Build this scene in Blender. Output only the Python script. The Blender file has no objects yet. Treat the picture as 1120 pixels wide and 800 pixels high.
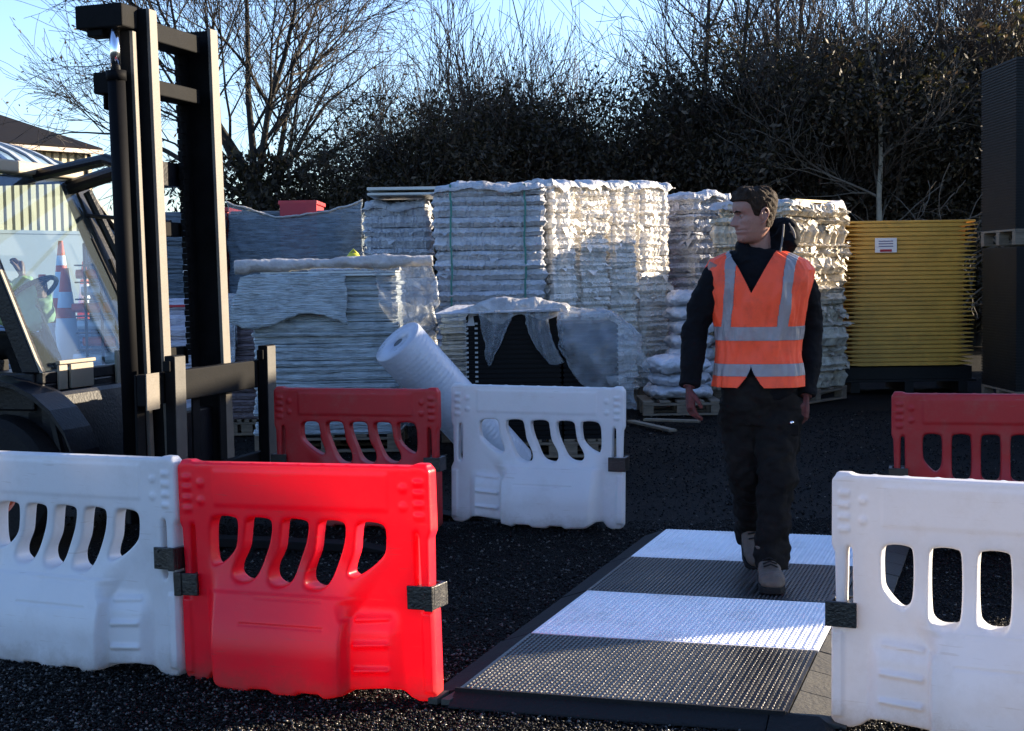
import bpy, bmesh, math, random
import numpy as np
from mathutils import Vector, Matrix, Euler, noise as mnoise

# ------------------------------------------------------------------ camera, sky, sun
scene = bpy.context.scene
COL = scene.collection
CAM_H = 1.38; FPX = 1680.0; PITCH = math.atan(100 / FPX); ROLL = math.radians(-0.8)
cd = bpy.data.cameras.new('camera'); cam = bpy.data.objects.new('camera', cd); COL.objects.link(cam)
CM = (Matrix.Rotation(math.pi / 2 - PITCH, 4, 'X') @ Matrix.Rotation(ROLL, 4, 'Z'))
cam.matrix_world = Matrix.Translation((0, 0, CAM_H)) @ CM
cd.sensor_width = 36.0; cd.lens = 36.0 * FPX / 1120; cd.clip_start = 0.1; cd.clip_end = 1500
scene.camera = cam
SUN_EL = math.radians(14.0); SUN_AZ = math.atan2(0.94, 0.34)      # measured from +Y towards +X
S = Vector((math.sin(SUN_AZ) * math.cos(SUN_EL), math.cos(SUN_AZ) * math.cos(SUN_EL), math.sin(SUN_EL)))
w = bpy.data.worlds.new("World"); scene.world = w; w.use_nodes = True
nt = w.node_tree; bg = nt.nodes['Background']; sky = nt.nodes.new('ShaderNodeTexSky')
sky.sky_type = 'NISHITA'; sky.sun_disc = False; sky.sun_elevation = SUN_EL; sky.sun_rotation = SUN_AZ
sky.air_density = 1.0; sky.dust_density = 0.6; sky.ozone_density = 1.6
tint = nt.nodes.new('ShaderNodeMixRGB'); tint.blend_type = 'MULTIPLY'; tint.inputs[0].default_value = 1; tint.inputs[2].default_value = (0.84, 0.96, 1.28, 1)   # the camera's cool white balance
nt.links.new(sky.outputs[0], tint.inputs[1]); nt.links.new(tint.outputs[0], bg.inputs[0]); bg.inputs[1].default_value = 0.085
sl = bpy.data.lights.new('sun', 'SUN'); sl.energy = 5.0; sl.angle = math.radians(0.53); sl.color = (1.0, 0.83, 0.60)
so = bpy.data.objects.new('sun', sl); COL.objects.link(so); so.rotation_euler = S.to_track_quat('Z', 'Y').to_euler()
scene.view_settings.view_transform = 'Standard'; scene.view_settings.look = 'None'
scene.view_settings.exposure = 1.95; scene.view_settings.gamma = 1.0
scene.cycles.max_bounces = 10; scene.cycles.transparent_max_bounces = 24

random.seed(7); rng = np.random.default_rng(7)

def ray(u, v):
    return (CM.to_3x3() @ Vector(((u - 560) / FPX, -(v - 400) / FPX, -1)))
def at(u, v, Y):
    d = ray(u, v); return Vector((0, 0, CAM_H)) + d * (Y / d.y)
def gnd(u, v, h=0.0):
    d = ray(u, v); return Vector((0, 0, CAM_H)) + d * ((h - CAM_H) / d.z)

# ------------------------------------------------------------------ materials
MATS = {}
def mat(name, col, rough=0.5, var=0.12, vs=4.0, bump=0.15, bs=40.0, metal=0.0, transl=0.0, tcol=None,
        alpha=1.0, dirt=None, dirt_amt=0.5, dirt_s=3.0, stretch=(1, 1, 1), spec=0.5, coat=0.0, rvar=0.1, bdist=0.01, mud=None, mud_h=0.16):
    if name in MATS: return MATS[name]
    m = bpy.data.materials.new(name); m.use_nodes = True; MATS[name] = m
    N = m.node_tree.nodes; L = m.node_tree.links
    b = N['Principled BSDF']; out = N['Material Output']
    tc = N.new('ShaderNodeTexCoord'); mp = N.new('ShaderNodeMapping'); mp.inputs['Scale'].default_value = stretch
    L.new(tc.outputs['Object'], mp.inputs[0])
    n1 = N.new('ShaderNodeTexNoise'); n1.inputs['Scale'].default_value = vs; n1.inputs['Detail'].default_value = 6
    n1.inputs['Roughness'].default_value = 0.65
    L.new(mp.outputs[0], n1.inputs[0])
    r = N.new('ShaderNodeValToRGB'); r.color_ramp.elements[0].position = 0.3; r.color_ramp.elements[1].position = 0.7
    c = list(col)
    r.color_ramp.elements[0].color = tuple(max(0, x * (1 - var)) for x in c) + (1,)
    r.color_ramp.elements[1].color = tuple(min(1, x * (1 + var)) for x in c) + (1,)
    L.new(n1.outputs[0], r.inputs[0]); csock = r.outputs[0]
    if dirt:
        n3 = N.new('ShaderNodeTexNoise'); n3.inputs['Scale'].default_value = dirt_s; n3.inputs['Detail'].default_value = 10
        n3.inputs['Roughness'].default_value = 0.75
        L.new(tc.outputs['Object'], n3.inputs[0])
        r3 = N.new('ShaderNodeValToRGB'); r3.color_ramp.elements[0].position = 0.5; r3.color_ramp.elements[1].position = 0.72
        r3.color_ramp.elements[0].color = (0, 0, 0, 1); r3.color_ramp.elements[1].color = (dirt_amt,) * 3 + (1,)
        L.new(n3.outputs[0], r3.inputs[0])
        mx = N.new('ShaderNodeMixRGB'); mx.inputs[2].default_value = tuple(dirt) + (1,)
        L.new(r3.outputs[0], mx.inputs[0]); L.new(csock, mx.inputs[1]); csock = mx.outputs[0]
    if mud:
        sp = N.new('ShaderNodeSeparateXYZ'); L.new(tc.outputs['Object'], sp.inputs[0])
        n4 = N.new('ShaderNodeTexNoise'); n4.inputs['Scale'].default_value = 9; n4.inputs['Detail'].default_value = 9; n4.inputs['Roughness'].default_value = .8; L.new(tc.outputs['Object'], n4.inputs[0])
        mr = N.new('ShaderNodeMapRange'); mr.inputs['From Min'].default_value = 0; mr.inputs['From Max'].default_value = mud_h; mr.inputs['To Min'].default_value = .42; mr.inputs['To Max'].default_value = -.25; mr.clamp = True; L.new(sp.outputs[2], mr.inputs[0])
        a4 = N.new('ShaderNodeMath'); a4.operation = 'ADD'; L.new(n4.outputs[0], a4.inputs[0]); L.new(mr.outputs[0], a4.inputs[1])
        r4 = N.new('ShaderNodeMapRange'); r4.inputs['From Min'].default_value = .56; r4.inputs['From Max'].default_value = .95; r4.inputs['To Max'].default_value = .7; L.new(a4.outputs[0], r4.inputs[0])
        x4 = N.new('ShaderNodeMixRGB'); x4.inputs[2].default_value = tuple(mud) + (1,); L.new(r4.outputs[0], x4.inputs[0]); L.new(csock, x4.inputs[1]); csock = x4.outputs[0]
        # fine scratches
        w4 = N.new('ShaderNodeTexNoise'); w4.inputs['Scale'].default_value = 7; w4.inputs['Detail'].default_value = 3; m4 = N.new('ShaderNodeMapping'); m4.inputs['Scale'].default_value = (1, 1, 14); m4.inputs['Rotation'].default_value = (.2, .35, 0); L.new(tc.outputs['Object'], m4.inputs[0]); L.new(m4.outputs[0], w4.inputs[0])
        q4 = N.new('ShaderNodeMapRange'); q4.inputs['From Min'].default_value = .66; q4.inputs['From Max'].default_value = .72; q4.inputs['To Max'].default_value = .35; L.new(w4.outputs[0], q4.inputs[0])
        y4 = N.new('ShaderNodeMixRGB'); y4.inputs[2].default_value = tuple(x_*1.6 for x_ in mud) + (1,); L.new(q4.outputs[0], y4.inputs[0]); L.new(csock, y4.inputs[1]); csock = y4.outputs[0]
    L.new(csock, b.inputs['Base Color'])
    rr = N.new('ShaderNodeMapRange'); rr.inputs['To Min'].default_value = max(0.02, rough - rvar); rr.inputs['To Max'].default_value = min(1, rough + rvar)
    L.new(n1.outputs[0], rr.inputs[0]); L.new(rr.outputs[0], b.inputs['Roughness'])
    b.inputs['Metallic'].default_value = metal; b.inputs['Specular IOR Level'].default_value = spec
    b.inputs['Coat Weight'].default_value = coat
    bp = None
    if bump:
        n2 = N.new('ShaderNodeTexNoise'); n2.inputs['Scale'].default_value = bs; n2.inputs['Detail'].default_value = 5
        L.new(mp.outputs[0], n2.inputs[0])
        bp = N.new('ShaderNodeBump'); bp.inputs['Strength'].default_value = bump; bp.inputs['Distance'].default_value = bdist
        L.new(n2.outputs[0], bp.inputs['Height']); L.new(bp.outputs[0], b.inputs['Normal'])
    last = b.outputs[0]
    if transl > 0:
        t = N.new('ShaderNodeBsdfTranslucent')
        if tcol: t.inputs[0].default_value = tuple(tcol) + (1,)
        else: L.new(csock, t.inputs[0])
        if bp: L.new(bp.outputs[0], t.inputs['Normal'])
        ms = N.new('ShaderNodeMixShader'); ms.inputs[0].default_value = transl
        L.new(last, ms.inputs[1]); L.new(t.outputs[0], ms.inputs[2]); last = ms.outputs[0]
    if alpha < 1:
        t = N.new('ShaderNodeBsdfTransparent'); ms = N.new('ShaderNodeMixShader')
        ra = N.new('ShaderNodeMapRange'); ra.inputs['From Min'].default_value = 0.3; ra.inputs['From Max'].default_value = 0.7
        ra.inputs['To Min'].default_value = max(0, alpha - 0.07); ra.inputs['To Max'].default_value = min(1, alpha + 0.07)
        L.new(n1.outputs[0], ra.inputs[0]); L.new(ra.outputs[0], ms.inputs[0])
        L.new(t.outputs[0], ms.inputs[1]); L.new(last, ms.inputs[2]); last = ms.outputs[0]
    L.new(last, out.inputs[0])
    return m

def glass_mat(name, tint, glossf=0.02):
    m = bpy.data.materials.new(name); m.use_nodes = True; N = m.node_tree.nodes; L = m.node_tree.links
    N.remove(N['Principled BSDF']); out = N['Material Output']
    t = N.new('ShaderNodeBsdfTransparent'); t.inputs[0].default_value = tuple(tint) + (1,)
    g = N.new('ShaderNodeBsdfGlossy'); g.inputs['Roughness'].default_value = 0.03; g.inputs[0].default_value = (.55, .62, .70, 1)
    d = N.new('ShaderNodeBsdfDiffuse'); d.inputs[0].default_value = (0.5, 0.56, 0.62, 1)
    lf = N.new('ShaderNodeLayerWeight'); lf.inputs[0].default_value = .5; pw = N.new('ShaderNodeMath'); pw.operation = 'POWER'; pw.inputs[1].default_value = 3.5; L.new(lf.outputs['Facing'], pw.inputs[0]); lw = N.new('ShaderNodeMath'); lw.operation = 'MULTIPLY'; lw.inputs[1].default_value = .55; L.new(pw.outputs[0], lw.inputs[0])
    ad = N.new('ShaderNodeMath'); ad.operation = 'ADD'; ad.inputs[1].default_value = glossf; L.new(lw.outputs[0], ad.inputs[0])
    m1 = N.new('ShaderNodeMixShader'); L.new(ad.outputs[0], m1.inputs[0]); L.new(t.outputs[0], m1.inputs[1]); L.new(g.outputs[0], m1.inputs[2])
    m2 = N.new('ShaderNodeMixShader'); m2.inputs[0].default_value = 0.03
    L.new(m1.outputs[0], m2.inputs[1]); L.new(d.outputs[0], m2.inputs[2]); L.new(m2.outputs[0], out.inputs[0])
    return m

white_pl = mat('white_plastic', (0.70, 0.71, 0.74), 0.38, 0.05, 3, 0.05, 60, transl=0.30, tcol=(0.72, 0.66, 0.62), dirt=(0.42, 0.40, 0.38), dirt_amt=0.35, dirt_s=5, mud=(.22, .19, .16))
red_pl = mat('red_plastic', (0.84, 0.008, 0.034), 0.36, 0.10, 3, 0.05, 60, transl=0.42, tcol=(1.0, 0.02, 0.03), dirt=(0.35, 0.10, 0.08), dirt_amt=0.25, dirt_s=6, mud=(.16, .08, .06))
shade_red = mat('shaded_red_plastic', (0.42, 0.008, 0.014), 0.5, 0.15, 3, 0.05, 60, transl=0.2, tcol=(0.8, 0.02, 0.03), dirt=(0.25, 0.12, 0.10), dirt_amt=0.4, dirt_s=5, mud=(.14, .09, .07))  # shaded copy of the red plastic, shade put into its duller colour
black_pl = mat('black_plastic', (0.007, 0.007, 0.008), 0.35, 0.3, 20, 0.25, 120, dirt=(0.10, 0.09, 0.08), dirt_amt=0.3, dirt_s=14)
mast_m = mat('mast_steel', (0.006, 0.006, 0.0065), 0.7, 0.35, 12, 0.1, 90, spec=.07, dirt=(0.011, 0.010, 0.009), dirt_amt=0.5, dirt_s=16)
flange_m = mat('sunlit_steel', (0.105, 0.090, 0.072), 0.6, 0.2, 14, 0.12, 90, dirt=(0.10, 0.08, 0.06), dirt_amt=0.6, dirt_s=22)  # sun on the mast's front faces put into a pale colour
dark_m = mat('dark_paint', (0.004, 0.0045, 0.007), 0.4, 0.3, 8, 0.2, 60, spec=.25, dirt=(0.014, 0.013, 0.012), dirt_amt=0.4, dirt_s=9)
beige_m = mat('beige_sunlit_paint', (0.23, 0.20, 0.15), 0.5, 0.08, 8, 0.1, 60, dirt=(0.2, 0.17, 0.13), dirt_amt=0.4, dirt_s=12)  # beige panels, also used to paint the sunlit pillar edge
rubber_m = mat('rubber', (0.007, 0.007, 0.0075), 0.8, 0.2, 10, 0.5, 60, spec=.25)
chrome_m = mat('chrome', (0.8, 0.82, 0.85), 0.15, 0.02, 5, 0, metal=1.0)
orange_m = mat('orange_paint', (0.50, 0.09, 0.03), 0.5, 0.2, 8, 0.1)

# ------------------------------------------------------------------ mesh helpers
class MB:
    def __init__(s): s.v = []; s.f = []; s.mi = []
    def add(s, vs, fs, mi=0):
        o = len(s.v); s.v += [tuple(p) for p in vs]; s.f += [tuple(o + i for i in f) for f in fs]; s.mi += [mi] * len(fs)
    def box(s, x0, x1, y0, y1, z0, z1, M=None, mi=0):
        vs = [Vector(p) for p in ((x0,y0,z0),(x1,y0,z0),(x1,y1,z0),(x0,y1,z0),(x0,y0,z1),(x1,y0,z1),(x1,y1,z1),(x0,y1,z1))]
        if M: vs = [M @ p for p in vs]
        s.add(vs, [(3,2,1,0),(4,5,6,7),(0,1,5,4),(1,2,6,5),(2,3,7,6),(3,0,4,7)], mi)
    def hexa(s, b, t, mi=0):     # b,t: 4 points bottom / top, ccw from above
        s.add(list(b) + list(t), [(3,2,1,0),(4,5,6,7),(0,1,5,4),(1,2,6,5),(2,3,7,6),(3,0,4,7)], mi)
    def loft(s, rings, cap0=True, cap1=True, mi=0, closed=True):
        n = len(rings[0]); vs = [p for r in rings for p in r]; fs = []
        for i in range(len(rings) - 1):
            for j in range(n if closed else n - 1):
                k = (j + 1) % n; fs.append((i*n+j, i*n+k, (i+1)*n+k, (i+1)*n+j))
        if cap0: fs.append(tuple(range(n - 1, -1, -1)))
        if cap1: fs.append(tuple((len(rings)-1)*n + j for j in range(n)))
        s.add(vs, fs, mi)
    def tube(s, path, radii, seg=10, flat=1.0, mi=0, cap=True):
        path = [Vector(p) for p in path]
        if not hasattr(radii, '__len__'): radii = [radii] * len(path)
        rings = []; up = Vector((0.13, 0.21, 0.97))
        for i, p in enumerate(path):
            d = (path[min(i+1, len(path)-1)] - path[max(i-1, 0)]).normalized()
            if i == 0: up = Vector((0, 0, 1)) if abs(d.z) < 0.9 else Vector((0, 1, 0))
            a = (up - d * up.dot(d)).normalized(); b = d.cross(a); up = a
            rings.append([p + a * (math.cos(t) * radii[i]) + b * (math.sin(t) * radii[i] * flat) for t in [2*math.pi*k/seg for k in range(seg)]])
        s.loft(rings, cap, cap, mi)
    def ball(s, c, r, seg=14, rings=9, M=None):
        r = r if hasattr(r, '__len__') else (r, r, r)
        R = []
        for i in range(1, rings):
            a = math.pi * i / rings
            R.append([Vector((c[0] + r[0]*math.sin(a)*math.cos(t), c[1] + r[1]*math.sin(a)*math.sin(t), c[2] - r[2]*math.cos(a))) for t in [2*math.pi*k/seg for k in range(seg)]])
        if M: R = [[M @ p for p in q] for q in R]
        s.loft(R)
    def mesh(s, name, smooth=False):
        me = bpy.data.meshes.new(name); me.from_pydata([tuple(p) for p in s.v], [], s.f); me.validate(); me.update()
        if smooth: me.polygons.foreach_set('use_smooth', [True] * len(me.polygons))
        if any(s.mi) and len(s.mi) == len(me.polygons): me.polygons.foreach_set('material_index', s.mi)
        return me
    def build(s, name, m, parent=None, smooth=False, bevel=0.0, label=None, remesh=0.0, sm=0, disp=None):
        me = s.mesh(name, smooth)
        if remesh: me = remeshed(me, remesh, sm)
        if disp: displace(me, *disp)
        return link(name, me, m, parent, bevel, label)

def fix_normals(me):
    bm = bmesh.new(); bm.from_mesh(me); bmesh.ops.recalc_face_normals(bm, faces=bm.faces); bm.to_mesh(me); bm.free()
def link(name, me, m, parent=None, bevel=0.0, label=None):
    fix_normals(me) if len(me.polygons) < 60000 else None
    o = bpy.data.objects.new(name, me); COL.objects.link(o)
    for mm in (m if isinstance(m, (list, tuple)) else [m]): me.materials.append(mm)
    if parent: o.parent = parent
    if bevel:
        b = o.modifiers.new('bevel', 'BEVEL'); b.width = bevel; b.segments = 2; b.limit_method = 'ANGLE'; b.angle_limit = math.radians(40)
    if label: o['label'] = label
    return o
def remeshed(me, vox, sm=0):
    fix_normals(me)
    o = bpy.data.objects.new('tmp', me); COL.objects.link(o)
    r = o.modifiers.new('r', 'REMESH'); r.mode = 'VOXEL'; r.voxel_size = vox; r.use_smooth_shade = True
    if sm: q = o.modifiers.new('s', 'SMOOTH'); q.factor = 0.5; q.iterations = sm
    dg = bpy.context.evaluated_depsgraph_get(); dg.update()
    out = bpy.data.meshes.new_from_object(o.evaluated_get(dg)); bpy.data.objects.remove(o)
    out.polygons.foreach_set('use_smooth', [True] * len(out.polygons))
    return out
def displace(me, amp, scale, zs=1.0):
    n = len(me.vertices); co = np.empty(n*3); no = np.empty(n*3)
    me.vertices.foreach_get('co', co); me.vertex_normals.foreach_get('vector', no)
    co = co.reshape(-1, 3); no = no.reshape(-1, 3)
    d = np.array([mnoise.fractal(Vector((p[0]*scale, p[1]*scale, p[2]*scale*zs)), 0.7, 2.0, 3) for p in co])
    co += no * (amp * d)[:, None]; me.vertices.foreach_set('co', co.ravel()); me.update()
def np_mesh(name, V, Fq, smooth=False):
    V = np.asarray(V, dtype=np.float32); Fq = np.asarray(Fq, dtype=np.int32); k = Fq.shape[1]
    me = bpy.data.meshes.new(name); me.vertices.add(len(V)); me.vertices.foreach_set('co', V.ravel())
    me.loops.add(Fq.size); me.loops.foreach_set('vertex_index', Fq.ravel())
    me.polygons.add(len(Fq)); me.polygons.foreach_set('loop_start', np.arange(0, Fq.size, k, dtype=np.int32))
    me.polygons.foreach_set('loop_total', np.full(len(Fq), k, dtype=np.int32))
    if smooth: me.polygons.foreach_set('use_smooth', [True] * len(Fq))
    me.update(calc_edges=True); return me
def thing(name, label, cat, loc=(0, 0, 0), rz=0.0, group=None, tilt=None):
    o = bpy.data.objects.new(name, None); COL.objects.link(o); o.location = loc
    o.rotation_euler = (tilt[0] if tilt else 0, tilt[1] if tilt else 0, rz); o.empty_display_size = 0.2
    o['label'] = label; o['category'] = cat
    if group: o['group'] = group
    return o
def tag(o, label, cat, group=None):
    o['label'] = label; o['category'] = cat
    if group: o['group'] = group
    return o
def struct(name, me, m):
    o = link(name, me, m); o['kind'] = 'structure'; return o
def dup(root, loc, rz=0.0, label=None, scale=None, tilt=(0, 0), group=None):
    r = root.copy(); COL.objects.link(r); r.location = loc; r.rotation_euler = (tilt[0], tilt[1], rz)
    if scale: r.scale = scale if hasattr(scale, '__len__') else (scale,)*3
    if label: r['label'] = label
    if group: r['group'] = group
    for ch in root.children:
        c = ch.copy(); COL.objects.link(c); c.parent = r
        for g in ch.children:
            d = g.copy(); COL.objects.link(d); d.parent = c
    return r
def crom(pts, n=6, closed=True):
    P = [Vector(p) for p in pts]; out = []; N = len(P)
    for i in range(N if closed else N - 1):
        a, b, c, d = (P[(i-1) % N], P[i], P[(i+1) % N], P[(i+2) % N]) if closed else (P[max(i-1, 0)], P[i], P[i+1], P[min(i+2, N-1)])
        for k in range(n):
            t = k / n
            out.append(0.5 * ((2*b) + (c-a)*t + (2*a-5*b+4*c-d)*t*t + (3*b-a-3*c+d)*t**3))
    if not closed: out.append(P[-1])
    return out

# ------------------------------------------------------------------ ground
def make_ground():
    m = bpy.data.materials.new('asphalt_planings'); m.use_nodes = True; N = m.node_tree.nodes; L = m.node_tree.links
    b = N['Principled BSDF']; tc = N.new('ShaderNodeTexCoord')
    v = N.new('ShaderNodeTexVoronoi'); v.inputs['Scale'].default_value = 95; L.new(tc.outputs['Object'], v.inputs[0])
    n = N.new('ShaderNodeTexNoise'); n.inputs['Scale'].default_value = 1.3; n.inputs['Detail'].default_value = 8; L.new(tc.outputs['Object'], n.inputs[0])
    r = N.new('ShaderNodeValToRGB'); r.color_ramp.elements[0].position = 0.35; r.color_ramp.elements[1].position = 0.75
    r.color_ramp.elements[0].color = (0.0030, 0.0030, 0.0033, 1); r.color_ramp.elements[1].color = (0.0085, 0.0082, 0.008, 1); L.new(n.outputs[0], r.inputs[0])
    mx = N.new('ShaderNodeMixRGB'); mx.blend_type = 'MULTIPLY'; mx.inputs[0].default_value = 0.7
    wt = N.new('ShaderNodeTexNoise'); wt.inputs['Scale'].default_value = .9; wt.inputs['Detail'].default_value = 5; mpw = N.new('ShaderNodeMapping'); mpw.inputs['Rotation'].default_value = (0, 0, .5); mpw.inputs['Scale'].default_value = (.35, 2.4, 1); L.new(tc.outputs['Object'], mpw.inputs[0]); L.new(mpw.outputs[0], wt.inputs[0])
    rw = N.new('ShaderNodeMapRange'); rw.inputs['From Min'].default_value = .5; rw.inputs['From Max'].default_value = .7; rw.inputs['To Max'].default_value = .5; L.new(wt.outputs[0], rw.inputs[0])
    mw = N.new('ShaderNodeMixRGB'); mw.inputs[2].default_value = (.016, .0145, .013, 1); L.new(rw.outputs[0], mw.inputs[0]); L.new(r.outputs[0], mw.inputs[1]); r = mw
    r2 = N.new('ShaderNodeValToRGB'); r2.color_ramp.elements[0].color = (0.35, 0.35, 0.37, 1); r2.color_ramp.elements[1].color = (1.7, 1.6, 1.5, 1)
    L.new(v.outputs['Color'], r2.inputs[0]); L.new(r.outputs[0], mx.inputs[1]); L.new(r2.outputs[0], mx.inputs[2]); L.new(mx.outputs[0], b.inputs['Base Color'])
    b.inputs['Roughness'].default_value = 0.72; b.inputs['Specular IOR Level'].default_value = 0.08
    bp = N.new('ShaderNodeBump'); bp.inputs['Strength'].default_value = 1.0; bp.inputs['Distance'].default_value = 0.02
    n2 = N.new('ShaderNodeTexNoise'); n2.inputs['Scale'].default_value = 45; n2.inputs['Detail'].default_value = 6; L.new(tc.outputs['Object'], n2.inputs[0])
    ad = N.new('ShaderNodeMath'); ad.operation = 'ADD'; L.new(v.outputs['Distance'], ad.inputs[0]); L.new(n2.outputs[0], ad.inputs[1])
    L.new(ad.outputs[0], bp.inputs['Height']); L.new(bp.outputs[0], b.inputs['Normal'])
    # graded grid: fine near the camera, coarse towards the horizon
    def axis(lim, near, k): return sorted(set([round(x, 3) for x in np.arange(-near, near + .01, 0.25)] + [s*near*(1.35**i) for i in range(k) for s in (-1, 1) if near*(1.35**i) < lim] + [-lim, lim]))
    xs = axis(400, 10, 16); ys = [y + 12 for y in axis(400, 14, 14)]
    V = []
    for y in ys:
        for x in xs:
            near = abs(x) < 9 and 2 < y < 24
            z = 0.018 * mnoise.noise(Vector((x*0.6, y*0.6, 0))) + 0.008*mnoise.noise(Vector((x*2.3, y*2.3, 4))) - 0.012 if near else -0.012
            V.append((x, y, z))
    nx = len(xs); Fq = [(j*nx+i, j*nx+i+1, (j+1)*nx+i+1, (j+1)*nx+i) for j in range(len(ys)-1) for i in range(nx-1)]
    struct('ground', np_mesh('ground', V, Fq, True), m)
    # loose chippings, one countless mass
    def chips(n, x0, x1, y0, y1, s0, s1):
        c = np.stack([rng.uniform(x0, x1, n), rng.uniform(y0, y1, n), rng.uniform(-0.006, 0.004, n)], 1)
        s = rng.uniform(s0, s1, n)[:, None]**1.0
        base = np.array([(1,0,0),(0,1,0),(-1,0,0),(0,-1,0),(0,0,1),(0,0,-1)], float)
        V = base[None] * rng.uniform(0.45, 1.3, (n, 6, 1)) + rng.normal(0, .2, (n, 6, 3))
        a = rng.uniform(0, 6.28, n); ca, sa = np.cos(a), np.sin(a)
        V = np.stack([V[..., 0]*ca[:, None] - V[..., 1]*sa[:, None], V[..., 0]*sa[:, None] + V[..., 1]*ca[:, None], V[..., 2]*0.8], 2)
        V = V * s[:, None, :] + c[:, None]
        T = np.array([(0,1,4),(1,2,4),(2,3,4),(3,0,4),(1,0,5),(2,1,5),(3,2,5),(0,3,5)])
        return V.reshape(-1, 3), (T[None] + (np.arange(n)*6)[:, None, None]).reshape(-1, 3)
    Vs = []; Fs = []; o = 0
    for a in ((60000, -1.9, 1.9, 4.15, 5.7, .003, .0085), (45000, -2.2, 2.6, 5.7, 8.5, .004, .009), (16000, -3.0, 4.0, 8.5, 15, .005, .012)):
        V, Fq = chips(*a); Vs.append(V); Fs.append(Fq + o); o += len(V)
    cm = mat('chippings', (0.0065, 0.0062, 0.006), 0.45, 0.95, 70, 0.3, 200, spec=0.10)
    gm = np_mesh('gravel', np.concatenate(Vs), np.concatenate(Fs)); pale = mat('glint_chippings', (.055, .048, .040), .32, .5, 60, 0, spec=.6)  # sun sparkle painted as a share of paler chips
    thr = np.concatenate([np.full(60000, .16), np.full(45000, .05), np.full(16000, .03)]); pick = np.repeat(rng.random(o//6) < thr, 8).astype(np.int32)  # more sparkle chips where the sun reaches the foreground
    g = link('gravel', gm, [cm, pale]); gm.polygons.foreach_set('material_index', pick); g['kind'] = 'stuff'; tag(g, 'loose dark asphalt chippings scattered over the yard', 'gravel')
make_ground()

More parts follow.
